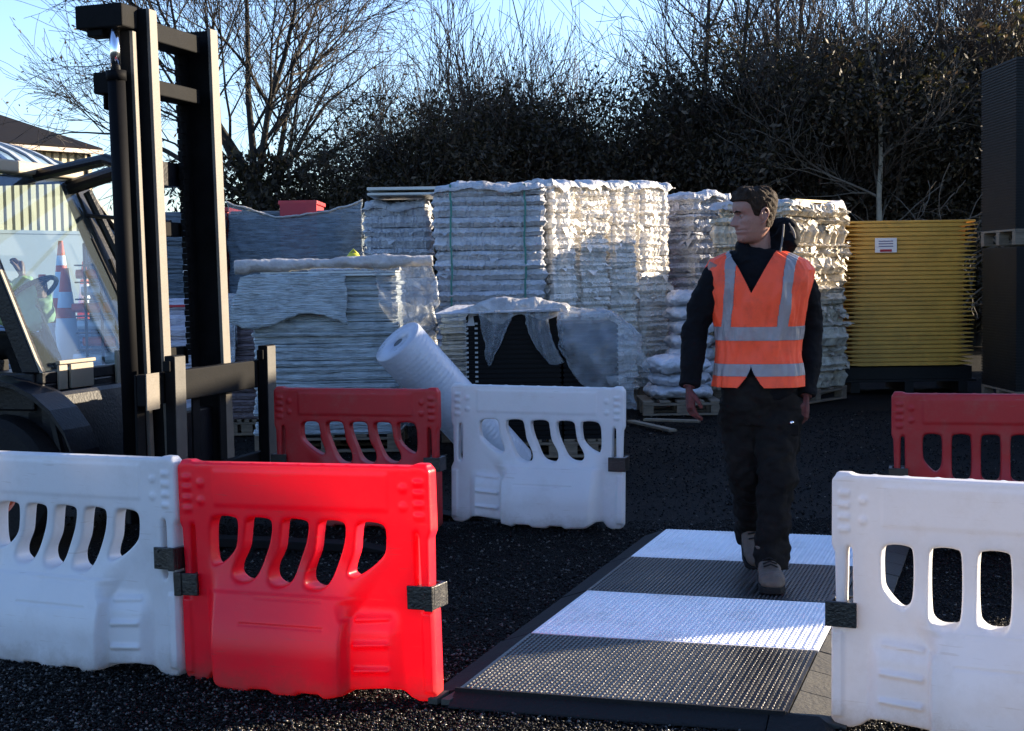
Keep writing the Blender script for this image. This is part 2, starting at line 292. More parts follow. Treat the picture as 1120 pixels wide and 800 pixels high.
# ------------------------------------------------------------------ water-filled barriers
BW, BH = 0.97, 0.757
def smooth_poly(pts, n=5): return [(p.x, p.y) for p in crom([(a, b, 0) for a, b in pts], n)]
def make_barrier_mesh(straight=False):
    X = lambda u: u * BW
    Z = lambda v: (1 - v) * BH
    outer = [(0.0,.015),(.012,.0),(.05,-.006),(.075,.0),(.925,.0),(.95,-.006),(.99,.0),(1,.015),(1,.27),(.99,.30),(.985,.56),(1,.60),(1,.97),(.985,.995),(.94,1.0),(.91,.985),
             (.88,.955),(.84,.945),(.70,.965),(.62,.985),(.60,.97),(.52,.97),(.50,.985),(.42,.985),(.40,.97),(.33,.97),(.31,.985),(.20,.975),(.15,.945),(.11,.95),(.09,.985),(.06,1.0),(.015,.995),(0,.97),(0,.60),(.015,.56),(.01,.30),(0,.27)]
    slots = [ [(.150,.245),(.185,.236),(.225,.243),(.234,.262),(.232,.33),(.222,.385),(.190,.435),(.155,.462),(.138,.455),(.131,.40),(.133,.30),(.140,.262)],
              [(.285,.25),(.32,.238),(.362,.245),(.373,.27),(.366,.34),(.345,.42),(.322,.49),(.295,.522),(.258,.528),(.234,.50),(.238,.455),(.266,.38),(.276,.30)],
              [(.432,.25),(.465,.238),(.510,.245),(.521,.27),(.512,.34),(.490,.42),(.468,.50),(.440,.532),(.405,.538),(.382,.51),(.386,.455),(.414,.38),(.424,.30)],
              [(.580,.25),(.612,.238),(.655,.245),(.667,.27),(.661,.34),(.641,.42),(.617,.50),(.590,.536),(.555,.542),(.530,.52),(.533,.465),(.560,.38),(.570,.30)],
              [(.732,.25),(.765,.240),(.805,.247),(.822,.272),(.822,.34),(.812,.385),(.775,.435),(.740,.468),(.712,.485),(.695,.468),(.700,.43),(.716,.37),(.722,.30)] ]
    if straight:
        slots = []
        for k in range(5):
            a = .150 + k*.1425; b = a + .098; t0, t1 = .262, .565
            if k == 0: p_ = [(a+.02,t0),(b-.02,t0),(b,t0+.03),(b,.45),(b-.018,.50),(a+.055,.505),(a+.010,.445),(a,.40),(a,t0+.03)]
            elif k == 4: p_ = [(a+.02,t0),(b-.02,t0),(b,t0+.03),(b,.40),(b-.010,.445),(b-.055,.505),(a+.018,.50),(a,.45),(a,t0+.03)]
            else: p_ = [(a+.02,t0),(b-.02,t0),(b,t0+.03),(b+.002,.50),(b-.012,t1-.01),(b-.04,t1),(a+.035,t1),(a+.010,t1-.02),(a,.50),(a,t0+.03)]
            slots.append([(1 - x_, y_) for x_, y_ in p_])
    ends = [[(.040,.285),(.052,.272),(.064,.285),(.066,.40),(.066,.53),(.052,.555),(.038,.53),(.038,.40)]]
    ends.append([(1 - a, b) for a, b in ends[0]][::-1])
    def curve_mesh(polys, thick, bev):
        cu = bpy.data.curves.new('c', 'CURVE'); cu.dimensions = '2D'; cu.fill_mode = 'BOTH'; cu.extrude = thick/2 - bev; cu.bevel_depth = bev; cu.bevel_resolution = 2; cu.offset = -bev*0.6
        for pl in polys:
            sp = cu.splines.new('POLY'); sp.points.add(len(pl) - 1)
            for q, (a, b) in zip(sp.points, pl): q.co = (X(a), Z(b), 0, 1)
            sp.use_cyclic_u = True
        o = bpy.data.objects.new('c', cu); COL.objects.link(o)
        dg = bpy.context.evaluated_depsgraph_get(); dg.update()
        me = bpy.data.meshes.new_from_object(o.evaluated_get(dg)); bpy.data.objects.remove(o)
        bm = bmesh.new(); bm.from_mesh(me)
        bmesh.ops.transform(bm, matrix=Matrix.Rotation(math.pi/2, 4, 'X'), verts=bm.verts)
        bmesh.ops.remove_doubles(bm, verts=bm.verts, dist=1e-5); bm.to_mesh(me); bm.free()
        return me
    slabm = curve_mesh([outer] + [smooth_poly([(sum(q[0] for q in s_)/len(s_) + (a_ - sum(q[0] for q in s_)/len(s_))*(1.0 if straight else 1.20), .39 + (b_ - .39)*1.03) for a_, b_ in s_]) for s_ in slots] + [smooth_poly(s_) for s_ in ends], 0.062, 0.009)
    mb = MB()
    mb.add([v.co.copy() for v in slabm.vertices], [tuple(p.vertices) for p in slabm.polygons])
    def P(u, v, y): return Vector((X(u), y, Z(v)))
    # top band slightly proud, with corner blocks
    for sgn in (-1, 1):
        y0, y1 = (-0.0345, -0.02) if sgn < 0 else (0.02, 0.0345)
        mb.box(X(.155), X(.845), y0, y1, Z(.185), Z(.03)) 
        # ribs on the chamfered side and small raised marks
        for vv in (.66, .77, .88):
            mb.tube([P(.715, vv, sgn*.029), P(.845, vv - .012, sgn*.029)], [0.0095, 0.008], 8)
        for k in range(4):
            zz = .055 + .048*k
            for u0, u1 in ((.022, .052), (.948, .978)):
                mb.box(X(u0), X(u1), min(sgn*.02, sgn*.038), max(sgn*.02, sgn*.038), Z(zz + .018), Z(zz))
        for u0, u1 in ((.085, .105), (.895, .915)):
            for vv in (.09, .17): mb.tube([P((u0+u1)/2, vv, sgn*.02), P((u0+u1)/2, vv, sgn*.036)], .011, 10)
        # vertical column rolls beside the end slots
        for uc in (.018, .982):
            mb.box(X(uc - .016), X(uc + .016), min(sgn*.02, sgn*.040), max(sgn*.02, sgn*.040), Z(.96), Z(.62))
    # studs on the top edge
    for k in range(9):
        mb.box(X(.12 + k*.095) - .006, X(.12 + k*.095) + .006, -.028, -.014, BH - .004, BH + .006)
    for u in (.03, .97): mb.box(X(u) - .022, X(u) + .022, -.02, .02, BH - .004, BH + .012)
    me = mb.mesh('barrier_body')
    me = remeshed(me, 0.0050, 3)
    n = len(me.vertices); co = np.empty(n*3); me.vertices.foreach_get('co', co); co = co.reshape(-1, 3)
    u = co[:, 0]/BW; v = 1 - co[:, 2]/BH
    def ss(a, b, x): t_ = np.clip((x - a)/(b - a), 0, 1); return t_*t_*(3 - 2*t_)
    Sv = .082*ss(.40, .84, v) + .006*ss(.565, .575, v)
    uL = np.interp(v, [.2, .6, 1], [.085, .10, .115]); uR = np.interp(v, [.2, .36, .655, 1], [.93, .90, .705, .695]); wR = np.interp(v, [.3, .60, .67, 1], [.16, .10, .022, .018])
    E = ss(0, 1, (u - uL)/.075)*ss(0, 1, (uR - u)/wR)
    panel = .40*ss(.60, .72, v)*ss(0, 1, (.895 - u)/.05)*ss(0, 1, (u - .5)/.05)*(1 - E)
    f = Sv*(E + panel); f -= .0035*np.exp(-((v - .585)/.004)**2)*(u > .33)*(u < .60) + .0035*np.exp(-((v - .70)/.004)**2)*(u > .28)*(u < .62)
    co[:, 1] *= (.031 + f)/.031; co[:, 2] -= .012*ss(.9, 1, v)*E
    me.vertices.foreach_set('co', co.ravel()); me.update(); return me
bar_me = make_barrier_mesh(); bar_st_w = make_barrier_mesh(True); bar_st_r = bar_st_w.copy()
# engraved lines are cut as thin grooves (separate dark-free geometry is avoided: done with shallow ridges)
bar_red = bar_me.copy(); bar_dull = bar_me.copy()
def barrier(label, kind, pL, pR, tilt=0.0, flip=False, clip='R', group='water filled road barriers', sink=0.0, clip_h=.535):
    """pL/pR: ground points of the ends as seen from the camera"""
    pL = Vector(pL); pR = Vector(pR); a = math.atan2(pR.y - pL.y, pR.x - pL.x); c = (pL + pR) / 2
    d = Vector((math.cos(a), math.sin(a)))
    if not flip: o0 = c - d * BW/2; rz = a
    else: o0 = c + d * BW/2; rz = a + math.pi
    t = thing('road_barrier', label, 'barrier', (o0.x, o0.y, -sink), rz, group, (0, tilt if not flip else -tilt))
    me = {'white': bar_me, 'red': bar_red, 'dull': bar_dull, 'white_s': bar_st_w, 'dull_s': bar_st_r}[kind]; kind = kind.split('_')[0]
    b = bpy.data.objects.new('body', me); COL.objects.link(b); b.parent = t
    if not me.materials: me.materials.append({'white': white_pl, 'red': red_pl, 'dull': shade_red}[kind])
    for side in clip:
        s = 1 if (side == 'R') != flip else 0          # local end
        x0 = BW - .078 if s else -.016; x1 = BW + .016 if s else .078
        z = (1 - clip_h) * BH
        m = MB(); m.box(x0, x1, -.054, -.042, z - .038, z + .038); m.box(x0, x1, .042, .054, z - .038, z + .038)
        xo = x1 if s else x0; m.box(min(xo, xo - .016*(1 if s else -1)), max(xo, xo - .016*(1 if s else -1)), -.042, .042, z - .038, z + .038)
        xi = (BW*.948 if s else BW*.052)
        m.box(xi - .008, xi + .008, -.042, .042, z - .034, z + .034)
        for q in (-.025, .025):
            m.tube([(x0 + (.02 if s else .09), -.052, z + q), (x0 + (.02 if s else .09), -.057, z + q)], .006, 8)
        m.box(xo - .03 if s else xo, xo if s else xo + .03, -.060, -.054, z - .041, z + .041)
        m.build('clip', black_pl, t, bevel=.003)
    return t
barrier('bright red plastic barrier nearest the camera with a black clip on its right end', 'red', (-1.125, 5.29), (-.257, 4.90), math.radians(-1.2), clip='LR', sink=.012, clip_h=.55)
barrier('white plastic barrier at the far left, joined to the bright red one', 'white', (-2.0, 5.74), (-1.16, 5.29), math.radians(-.8), clip='R', clip_h=.45, sink=.014)
barrier('white plastic barrier at the right edge beside the striped mats, black clip jutting left', 'white_s', (.970, 4.60), (1.84, 4.20), math.radians(.3), flip=True, clip='L', clip_h=.545)
barrier('shade-toned red plastic barrier behind the nearer white one at the right edge', 'dull_s', (1.895, 7.64), (2.83, 7.38), flip=True, clip='L')
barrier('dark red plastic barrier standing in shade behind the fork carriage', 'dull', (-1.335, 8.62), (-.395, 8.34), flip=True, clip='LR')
barrier('white plastic barrier in the middle, joined to the shaded dark red one', 'white', (-.352, 8.50), (.605, 8.22), math.radians(.9), flip=True, clip='R', sink=-.0)

# ------------------------------------------------------------------ striped ramp mats
white_mat = mat('white_mat', (0.80, 0.80, 0.82), 0.62, 0.05, 6, 0.1, 80, dirt=(0.36, 0.34, 0.32), dirt_amt=0.55, dirt_s=3.2)
black_mat = mat('black_mat', (0.012, 0.012, 0.013), 0.33, 0.3, 6, 0.2, 80, dirt=(0.11, 0.10, 0.085), dirt_amt=0.6, dirt_s=3)
ramp_m = mat('dusty_rubber', (0.036, 0.033, 0.026), 0.75, 0.25, 6, 0.4, 60, dirt=(0.05, 0.048, 0.04), dirt_amt=0.8, dirt_s=4)
def mat_mesh():
    Wm, Lm, H = 1.056, .787, .045
    mb = MB(); mb.box(0, Wm, 0, Lm, 0.012, H)
    nx, ny = 62, 26; dx = (Wm - .02)/nx; dy = (Lm - .02)/ny
    for j in range(ny):
        for i in range(nx):
            x = .01 + dx*(i + .5); y = .01 + dy*(j + .5); a = .32*dx; b = .40*dy
            sk = 0.004 if i % 2 else -0.004
            vs = [(x-a, y-b+sk, H-.001),(x+a, y-b-sk, H-.001),(x+a, y+b-sk, H-.001),(x-a, y+b+sk, H-.001),
                  (x-a*.45, y-b*.6+sk*.6, H+.0042),(x+a*.45, y-b*.6-sk*.6, H+.0042),(x+a*.45, y+b*.6-sk*.6, H+.0042),(x-a*.45, y+b*.6+sk*.6, H+.0042)]
            mb.add(vs, [(4,5,6,7),(0,1,5,4),(1,2,6,5),(2,3,7,6),(3,0,4,7)])
    return mb.mesh('panel')
MO = gnd(502, 753, .045); MRZ = math.radians(-17.9); MU = Vector((math.cos(MRZ), math.sin(MRZ), 0)); MV = Vector((-math.sin(MRZ), math.cos(MRZ), 0))
pm_b = mat_mesh(); pm_w = pm_b.copy()
specs = [('black', 'dusty black studded mat panel nearest the camera'), ('white', 'white studded mat panel between the two black ones'),
         ('black', 'black studded mat panel under the front boot of the walking man'), ('white', 'farthest white studded mat panel of the walkway')]
for k, (kc, lab) in enumerate(specs):
    p = MO + MV * (k * .797)
    t = thing('walkway_mat', lab, 'ground mat', (p.x, p.y, 0), MRZ + math.radians((.3, -.25, .2, 0)[k]), 'striped walkway mats')
    me = pm_b if kc == 'black' else pm_w
    o = bpy.data.objects.new('panel', me); COL.objects.link(o); o.parent = t
    if not me.materials: me.materials.append(black_mat if kc == 'black' else white_mat)
    # ramps: left narrow, right wide
    a = MB(); a.hexa([(-.115, .004, .002), (-.004, .004, .002), (-.004, .783, .002), (-.115, .783, .002)], [(-.112, .004, .008), (-.004, .004, .043), (-.004, .783, .043), (-.112, .783, .008)])
    a.build('edge_ramp', rubber_m, t, bevel=.002, label='narrow black edge ramp')
    a = MB(); x0 = 1.06
    for q in range(3):
        y0 = .004 + q*.26; a.hexa([(x0, y0, .002), (x0+.17, y0, .002), (x0+.17, y0+.256, .002), (x0, y0+.256, .002)], [(x0, y0, .043), (x0+.168, y0, .008), (x0+.168, y0+.256, .008), (x0, y0+.256, .043)])
    a.build('edge_ramp', ramp_m, t, bevel=.002, label='wide dusty edge ramp')
    if k == 0:
        a = MB(); a.hexa([(-.01, -.085, .002), (1.0, -.085, .002), (1.0, -.004, .002), (-.01, -.004, .002)], [(-.01, -.082, .008), (1.0, -.082, .008), (1.0, -.004, .041), (-.01, -.004, .041)])
        a.box(-.01, 1.05, -.014, -.004, .03, .050)
        a.build('front_ramp', rubber_m, t, bevel=.002)
        a = MB(); a.hexa([(1.004, -.10, .002), (1.20, -.10, .002), (1.20, -.004, .002), (1.004, -.004, .002)], [(1.004, -.097, .010), (1.19, -.097, .010), (1.15, -.004, .040), (1.004, -.004, .044)])
        a.build('corner_ramp', rubber_m, t, bevel=.002)
        a = MB()
        for q in range(2): a.hexa([(-.085+q*.045, -.06, .004), (-.055+q*.045, -.06, .004), (-.035+q*.045, .0, .004), (-.06+q*.045, .0, .004)], [(-.085+q*.045, -.06, .022), (-.055+q*.045, -.06, .022), (-.035+q*.045, .0, .034), (-.06+q*.045, .0, .034)])
        a.build('connector_lug', ramp_m, t)

# ------------------------------------------------------------------ stacks
def perim(wd, dp, n, r=.04):
    pts = []
    L = [(-wd/2, -dp/2, wd/2, -dp/2), (wd/2, -dp/2, wd/2, dp/2), (wd/2, dp/2, -wd/2, dp/2), (-wd/2, dp/2, -wd/2, -dp/2)]
    for (a, b, c, d) in L:
        m = max(3, int(n * math.hypot(c-a, d-b) / (2*(wd+dp))))
        for i in range(m): t = (i + .15)/(m) * .98 + .01; pts.append((a + (c-a)*t, b + (d-b)*t))
    return np.array(pts)
def layered(wd, dp, z0, z1, n, amp, seed, lip=.5, jit=.02, wave=.01, npts=190, rag=1.0, taper=0.0, sag=0.0, gap=.014, flaps=0, fold_k=1.0):
    r = np.random.default_rng(seed); P = perim(wd, dp, npts); N = len(P); mb = MB()
    nrm = P / np.array([wd/2, dp/2]); nn = np.where(np.abs(nrm) > .96, np.sign(nrm), 0.0); nn /= np.maximum(1e-6, np.linalg.norm(nn, axis=1))[:, None]
    t = np.linspace(0, 2*math.pi, N, endpoint=False)
    hs = z0 + (z1 - z0)*np.sort(np.concatenate([[0, 1], (np.arange(1, n) + r.uniform(-.28, .28, n - 1)*rag)/n]))
    fold = sum(r.normal(0, 1) / (k**.5) * np.cos(k*t + r.uniform(0, 6.28)) for k in range(6, 40)) * amp * .16 * fold_k      # creases shared by all layers
    for i in range(n):
        off = fold + sum(r.normal(0, 1) / (k**.8) * np.cos(k*t + r.uniform(0, 6.28)) for k in range(1, 26)) * amp * .26 * rag + r.normal(0, amp*.10, N) * rag + r.normal(0, jit*.2)
        wz = sum(r.normal(0, 1) / k**1.15 * np.cos(k*t + r.uniform(0, 6.28)) for k in range(2, 26)) * wave
        h0, h1 = hs[i], hs[i+1]; th = h1 - h0; sh = r.normal(0, jit, 2) * .4; tp = taper * ((z1 - h0)/(z1 - z0))
        droop = sag * (r.random(N) ** 2); pk = r.uniform(.35, .65)
        rings = []
        for dz, do in ((.0, -gap*2), (.06, -gap), (pk*.6, 0), (pk, amp*lip), (pk + .08, amp*lip*.8), (pk + .2, -.002), (.94, -gap*.6), (1.0, -gap*2)):
            q = P + nn * (off + do + tp + (r.normal(0, amp*.06, N) if .1 < dz < .9 else 0))[:, None] + sh
            zz = h0 + dz*th + wz - droop * (0 if dz in (.0, 1.0) else 1)
            rings.append([(q[j, 0], q[j, 1], zz[j]) for j in range(N)])
        mb.loft(rings)
    for k in range(flaps):      # torn corners and loose flaps of the film
        j = r.integers(0, N); z = r.uniform(z0 + .1, z1 + .02); c = np.array([P[j, 0], P[j, 1], z]) + np.array([nn[j, 0], nn[j, 1], 0])*amp*.5
        tg = np.array([-nn[j, 1], nn[j, 0], 0]); out = np.array([nn[j, 0], nn[j, 1], 0]); s = r.uniform(.025, .08)
        a = c - tg*s*r.uniform(.5, 1.2) + out*r.uniform(-.01, .01); b = c + tg*s*r.uniform(.5, 1.2) + out*r.uniform(-.01, .02); d = c + out*r.uniform(.01, .05) + tg*r.normal(0, s*.5) + np.array([0, 0, -s*r.uniform(.2, 1.2)]); e = c + out*r.uniform(.0, .03) + np.array([0, 0, s*r.uniform(.1, .7)])
        g = -out*.004; mb.add([tuple(x) for x in (a, d, b, e, a+g, d+g, b+g, e+g)], [(0,1,2),(0,2,3),(6,5,4),(7,6,4),(0,4,5,1),(1,5,6,2),(2,6,7,3),(3,7,4,0)])
    return mb
film_w = mat('white_film', (0.48, 0.49, 0.52), 0.36, 0.28, 6, 0.7, 26, transl=0.12, dirt=(0.30, 0.28, 0.27), dirt_amt=0.5, dirt_s=6, stretch=(1, 1, 2.5), bdist=.03)  # kept darker for shaded stacks; the sunlit row has a paler copy
film_g = mat('grey_film', (0.37, 0.42, 0.44), 0.32, 0.35, 5, 0.8, 12, stretch=(1, 1, 7), dirt=(0.14, 0.15, 0.155), dirt_amt=0.7, dirt_s=5, bdist=.03)
film_b = mat('dark_film', (0.085, 0.11, 0.135), 0.33, 0.5, 4, 0.7, 10, stretch=(1, 1, 9), bdist=.03)
film_p = mat('brown_film', (0.15, 0.11, 0.115), 0.35, 0.35, 6, 0.7, 14, stretch=(1, 1, 6), bdist=.03)
drape_m = mat('clear_sheet', (0.42, 0.45, 0.48), 0.22, 0.25, 9, 0.5, 18, alpha=0.28, transl=.2, bdist=.03)
drape_c = mat('crumpled_sheet', (0.46, 0.49, 0.53), 0.16, 0.3, 7, 0.3, 18, alpha=0.27, transl=.2, bdist=.03)
drape_o = mat('milky_sheet', (0.52, 0.51, 0.50), 0.33, 0.25, 9, 0.8, 18, alpha=0.85, transl=.25, bdist=.03)
wood_m = mat('pallet_wood', (0.17, 0.13, 0.09), 0.8, 0.35, 9, 0.4, 60, stretch=(1, 6, 6))
strap_m = mat('green_strap', (0.02, 0.16, 0.13), 0.4, 0.1)
yellow_m = mat('yellow_board', (0.58, 0.32, 0.05), 0.45, 0.15, 5, 0.15, 60, dirt=(0.25, 0.17, 0.04), dirt_amt=0.5)
blackmat_m = mat('black_board', (0.008, 0.008, 0.0085), 0.55, 0.3, 6, 0.3, 60, spec=.25)
paper_m = mat('paper', (0.75, 0.74, 0.74), 0.6, 0.03); ink_m = mat('ink', (0.10, 0.10, 0.22), 0.6, 0.03); inkred_m = mat('red_ink', (0.4, 0.02, 0.03), 0.6, 0.03)
def pallet(parent, wd, dp, h=.14, m=None):
    mb = MB()
    for i in range(5): x = -wd/2 + i*(wd - .1)/4; mb.box(x, x + .1, -dp/2, dp/2, h - .022, h)
    for y in (-dp/2, -.05, dp/2 - .1):
        mb.box(-wd/2, wd/2, y, y + .1, h - .044, h - .024); mb.box(-wd/2, wd/2, y, y + .1, .0, .02)
        for x in (-wd/2, -.05, wd/2 - .1): mb.box(x, x + .1, y + .003, y + .097, .021, h - .045)
    return mb.build('pallet', m or wood_m, parent, bevel=.003)
def core(parent, wd, dp, z0, z1, m):
    pass
def cloth(name, parent, fn, nu, nv, m, seed=1, amp=.02, sc=4.0, thick=.004, label=None, facet=False):
    """fn(u,v)->Vector for u,v in 0..1; wrinkled sheet with a real thickness"""
    V = []
    for j in range(nv + 1):
        for i in range(nu + 1):
            p = Vector(fn(i/nu, j/nv)); q = Vector((p.x*sc + seed*7.1, p.y*sc, p.z*sc*1.0))
            p = p + mnoise.noise_vector(q) * amp + mnoise.noise_vector(q * 3.1) * amp * .5 + mnoise.noise_vector(q * 7.7) * amp * .3
            V.append(tuple(p))
    Fq = [(j*(nu+1)+i, j*(nu+1)+i+1, (j+1)*(nu+1)+i+1, (j+1)*(nu+1)+i) for j in range(nv) for i in range(nu)]
    if facet: Fq = [t3 for k, (a, b, c, d) in enumerate(Fq) for t3 in (((a, b, c), (a, c, d)) if (k * 7919) % 3 else ((a, b, d), (b, c, d)))]
    me = np_mesh(name, V, Fq, not facet); o = link(name, me, m, parent, label=label)
    s = o.modifiers.new('thick', 'SOLIDIFY'); s.thickness = thick
    return o
def crumple(nverts_fn): pass

BSTK = 'wrapped stacks of boards stored along the hedge'
def strap(parent, x, wd, dp, z0, z1, m=strap_m, off=.022, wid=.009):
    mb = MB(); y0 = -dp/2 - off; y1 = dp/2 + off
    n = 14
    for i in range(n):
        za = z0 + (z1 - z0)*i/n; zb = z0 + (z1-z0)*(i+1)/n + .002
        oo = .006*math.sin(i*1.7)
        mb.box(x - wid + oo, x + wid + oo, y0 - .004, y0, za, zb)
    mb.box(x - wid, x + wid, y0, y1, z1, z1 + .004); mb.box(x - wid, x + wid, y1, y1 + .004, z0, z1)
    mb.build('strap', m, parent)
def white_stack(label, c, rz, wd, dp, z1, n, seed, amp=.03, group=BSTK, straps=(), mm=film_w, rag=1.0, topjunk=True, z0=.14, gap=.014, fold_k=1.0, lip=.5):
    t = thing('wrapped_stack', label, 'stack', (c[0], c[1], 0), rz, group)
    mb = layered(wd, dp, z0, z1, n, amp, seed, rag=rag, sag=.016, wave=.007, npts=230, flaps=int(90*rag*rag), gap=gap, fold_k=fold_k, lip=lip)
    o = mb.build('sheets', mm, t, smooth=False)
    pallet(t, wd, dp, z0)
    for x in straps: strap(t, x, wd, dp, z0, z1 + .01)
    if topjunk:
        r = random.Random(seed)
        def fn(u, v):
            return ((u - .5)*(wd + .06), (v - .5)*(dp + .10), z1 + .02 - (.07 if v < .04 or u > .97 or u < .03 else 0) + .02*math.sin(u*9 + seed))
        cloth('top_sheet', t, fn, 34, 22, film_w, seed, .030, 6, facet=True)
    return t
# big strapped stack, centre
def cxz(u, Y): p = at(u, 300, Y); return p.x
xa, xb = cxz(473, 14.6), cxz(598, 14.6)
white_stack('tall white film stack tied with two green straps, left of the sunlit stacks', ((xa+xb)/2, 15.15), 0, xb - xa - .05, 1.1, 2.22, 21, 11, .030, straps=(-.36, .34), rag=.9)
# row receding to the right whose side faces catch the sun
row = [(611, 15.0, 628, 15.3), (642, 15.5, 662, 15.85), (675, 16.05, 693, 16.35), (706, 16.55, 729, 17.0)]
labs = ['sunlit white film stack directly right of the green strapped one', 'second sunlit white film stack from the left of the receding row', 'third sunlit white film stack from the left of the receding row', 'sunlit white film stack at the right end of the receding row']
for k, (u0, y0, u1, y1) in enumerate(row):
    a = Vector((cxz(u0 - 8, y0), y0)); b = Vector((cxz(u1 + 4, y1), y1)); d = (b - a); wd = d.length; ang = math.atan2(d.y, d.x)
    n = Vector((-d.y, d.x)).normalized(); c = (a + b)/2 + n*.45
    white_stack(labs[k], c, ang, wd - .03, .9, 2.26 + .025*k, (30, 38, 34, 32)[k], 20 + k, (.028, .036, .040, .032)[k], rag=1.1, gap=.006, fold_k=2.2, lip=.3, mm=mat('sunlit_film', (.76, .72, .66), .4, .14, 7, .3, 26, transl=.1, dirt=(.4, .37, .34), dirt_amt=.5, dirt_s=6, bdist=.03))  # sunlit copy of the white film, sun put into its warmer, paler tone
# upper-left white sheets
xa, xb = cxz(397, 15.9), cxz(470, 15.9)
white_stack('white film stack with a flat loose top sheet, left of the green strapped one', ((xa+xb)/2, 16.4), 0, xb-xa-.04, 1.0, 2.12, 18, 31, .030)
o = MB(); o.box(cxz(402, 15.6), cxz(500, 15.6), 15.7, 16.7, 2.25, 2.28); o.box(cxz(402, 15.6), cxz(500, 15.6), 15.72, 16.68, 2.20, 2.225)
tag(o.build('flat_board', mat('pale_board', (.5, .5, .46), .5), bevel=.004), 'flat pale board lying across the tops of two white stacks', 'board')
# tall one right of the row
xa, xb = cxz(742, 17.2), cxz(781, 17.2)
white_stack('narrow white film stack just left of the walking man, topped by a green tie', ((xa+xb)/2, 17.6), math.radians(28), xb-xa+.1, .8, 2.24, 22, 41, .04, rag=1.3)
# behind the man
pa, pb = at(864, 300, 15.5), at(925, 300, 16.4)
d = Vector((pb.x - pa.x, pb.y - pa.y)); ang = math.atan2(d.y, d.x); nn_ = Vector((-d.y, d.x)).normalized()
c = Vector((pa.x + pb.x, pa.y + pb.y))/2 + nn_*.45
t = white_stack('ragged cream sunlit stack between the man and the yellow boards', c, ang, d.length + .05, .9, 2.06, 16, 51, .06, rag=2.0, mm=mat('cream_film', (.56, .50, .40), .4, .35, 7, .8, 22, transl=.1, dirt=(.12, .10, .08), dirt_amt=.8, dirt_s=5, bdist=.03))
o = MB(); o.box(-.45, .45, -.44, .4, 2.07, 2.10); o.build('cover_board', mat('ochre_board', (.42, .27, .06), .5), t, bevel=.003)
# loose bags on a pallet beside the man
bag_m = mat('bag_film', (0.50, 0.51, 0.55), 0.35, 0.2, 8, 0.6, 30, dirt=(.25, .25, .25), dirt_amt=.5, bdist=.03)
def bag(label, c, sx, sy, sz, rz, seed):
    mb = MB(); mb.ball((0, 0, sz/2), (sx/2, sy/2, sz/2), 64, 30)
    me = mb.mesh('bag', True)
    for v in me.vertices:
        x, y, z = v.co; k = 1/ (max(abs(x)/(sx/2), abs(y)/(sy/2), .35)) ** .35
        f = Vector((math.copysign(abs(x/(sx/2))**.6*sx/2, x), math.copysign(abs(y/(sy/2))**.6*sy/2, y), z))
        v.co = f + mnoise.noise_vector(f*7 + Vector((seed*3.3, 0, 0)))*.032 + mnoise.noise_vector(f*19 + Vector((seed, 5, 0)))*.018 + mnoise.noise_vector(f*41 + Vector((seed, 5, 2)))*.007
    o = link('plastic_bag', me, bag_m); o.location = c; o.rotation_euler = (0, 0, rz); tag(o, label, 'bag', 'plastic bags piled beside the man'); return o
bx = cxz(744, 14.8)
pt = thing('timber_pallet', 'timber pallet under the low pile of plastic bags beside the man', 'pallet', (bx, 15.1, 0), 0); pallet(pt, .75, .8)
bag('lowest plastic bag of the low pile beside the man', (bx, 15.1, .14), .64, .6, .15, .1, 1)
bag('second plastic bag up in the low pile beside the man', (bx + .01, 15.1, .27), .60, .58, .14, -.1, 2)
bag('bulging plastic bag on top of the low pile beside the man', (bx - .02, 15.05, .39), .62, .55, .17, .15, 3)
for i in range(7):
    bag(['lowest bag', 'second bag', 'third bag', 'fourth bag', 'fifth bag', 'sixth bag', 'topmost bag'][i] + ' of the tall narrow bag pile just behind the low pile', (cxz(757, 15.9) + .02*math.sin(i*2), 16.1, .14 + i*.145), .50, .5, .17, .1*math.sin(i*3), 10 + i)

# wrapped pallet, front left, with rolled sheet on top
def box_stack(label, u0, u1, Y, dp, z1, m, n, seed, rz=0, group=BSTK, amp=.012, z0=.14, name='wrapped_stack', npts=120, rag=1., lip=.35):
    xa, xb = cxz(u0, Y), cxz(u1, Y)
    t = thing(name, label, 'stack', ((xa+xb)/2, Y + dp/2, 0), rz, group)
    layered(xb-xa, dp, z0, z1, n, amp, seed, wave=.004, npts=npts, rag=rag, lip=lip, gap=.005).build('sheets', m, t); pallet(t, xb-xa, dp, z0)
    return t
t = box_stack('grey film wrapped pallet with a rolled sheet on top, behind the bubble wrap roll', 274, 434, 12, 1.0, 1.40, film_g, 26, 61, rag=1.4, amp=.010)
xw = cxz(434, 12) - cxz(274, 12)
o = MB(); o.box(-xw/2 + .08, xw/2 - .01, -.53, .5, 1.385, 1.40); o.box(-xw/2 + .08, xw/2 - .01, -.525, .5, 1.408, 1.42); o.build('top_board', mat('pale_edge', (.55, .6, .6), .4), t)
def fn(u, v): # skirt of film hanging on the upper front
    x = -xw/2 - .05 + u*(xw*.72) - v*.10*(1-u); return (x - .02, -.56 - .02*v, 1.40 - v*(.36 + .06*math.sin(u*7)) )
cloth('film_skirt', t, fn, 60, 22, film_g, 3, .016, 7)
def fn(u, v):
    th = v*2*math.pi; r = .055 + .012*math.sin(u*11); return (-xw/2 - .12 + u*(xw + .40), -.50 + r*math.cos(th), 1.465 + .035*u + r*.85*math.sin(th))
cloth('rolled_sheet', t, fn, 70, 16, drape_o, 5, .016, 7)
def fn(u, v):
    return (xw/2 - .18 + u*.46 + v*.05, -.55 + .1*u + .03*math.sin(v*6), 1.47 - v*(.34 + .16*u*(1-u)*4 - .05*u))
cloth('hanging_sheet', t, fn, 26, 24, drape_c, 8, .026, 6, facet=True)
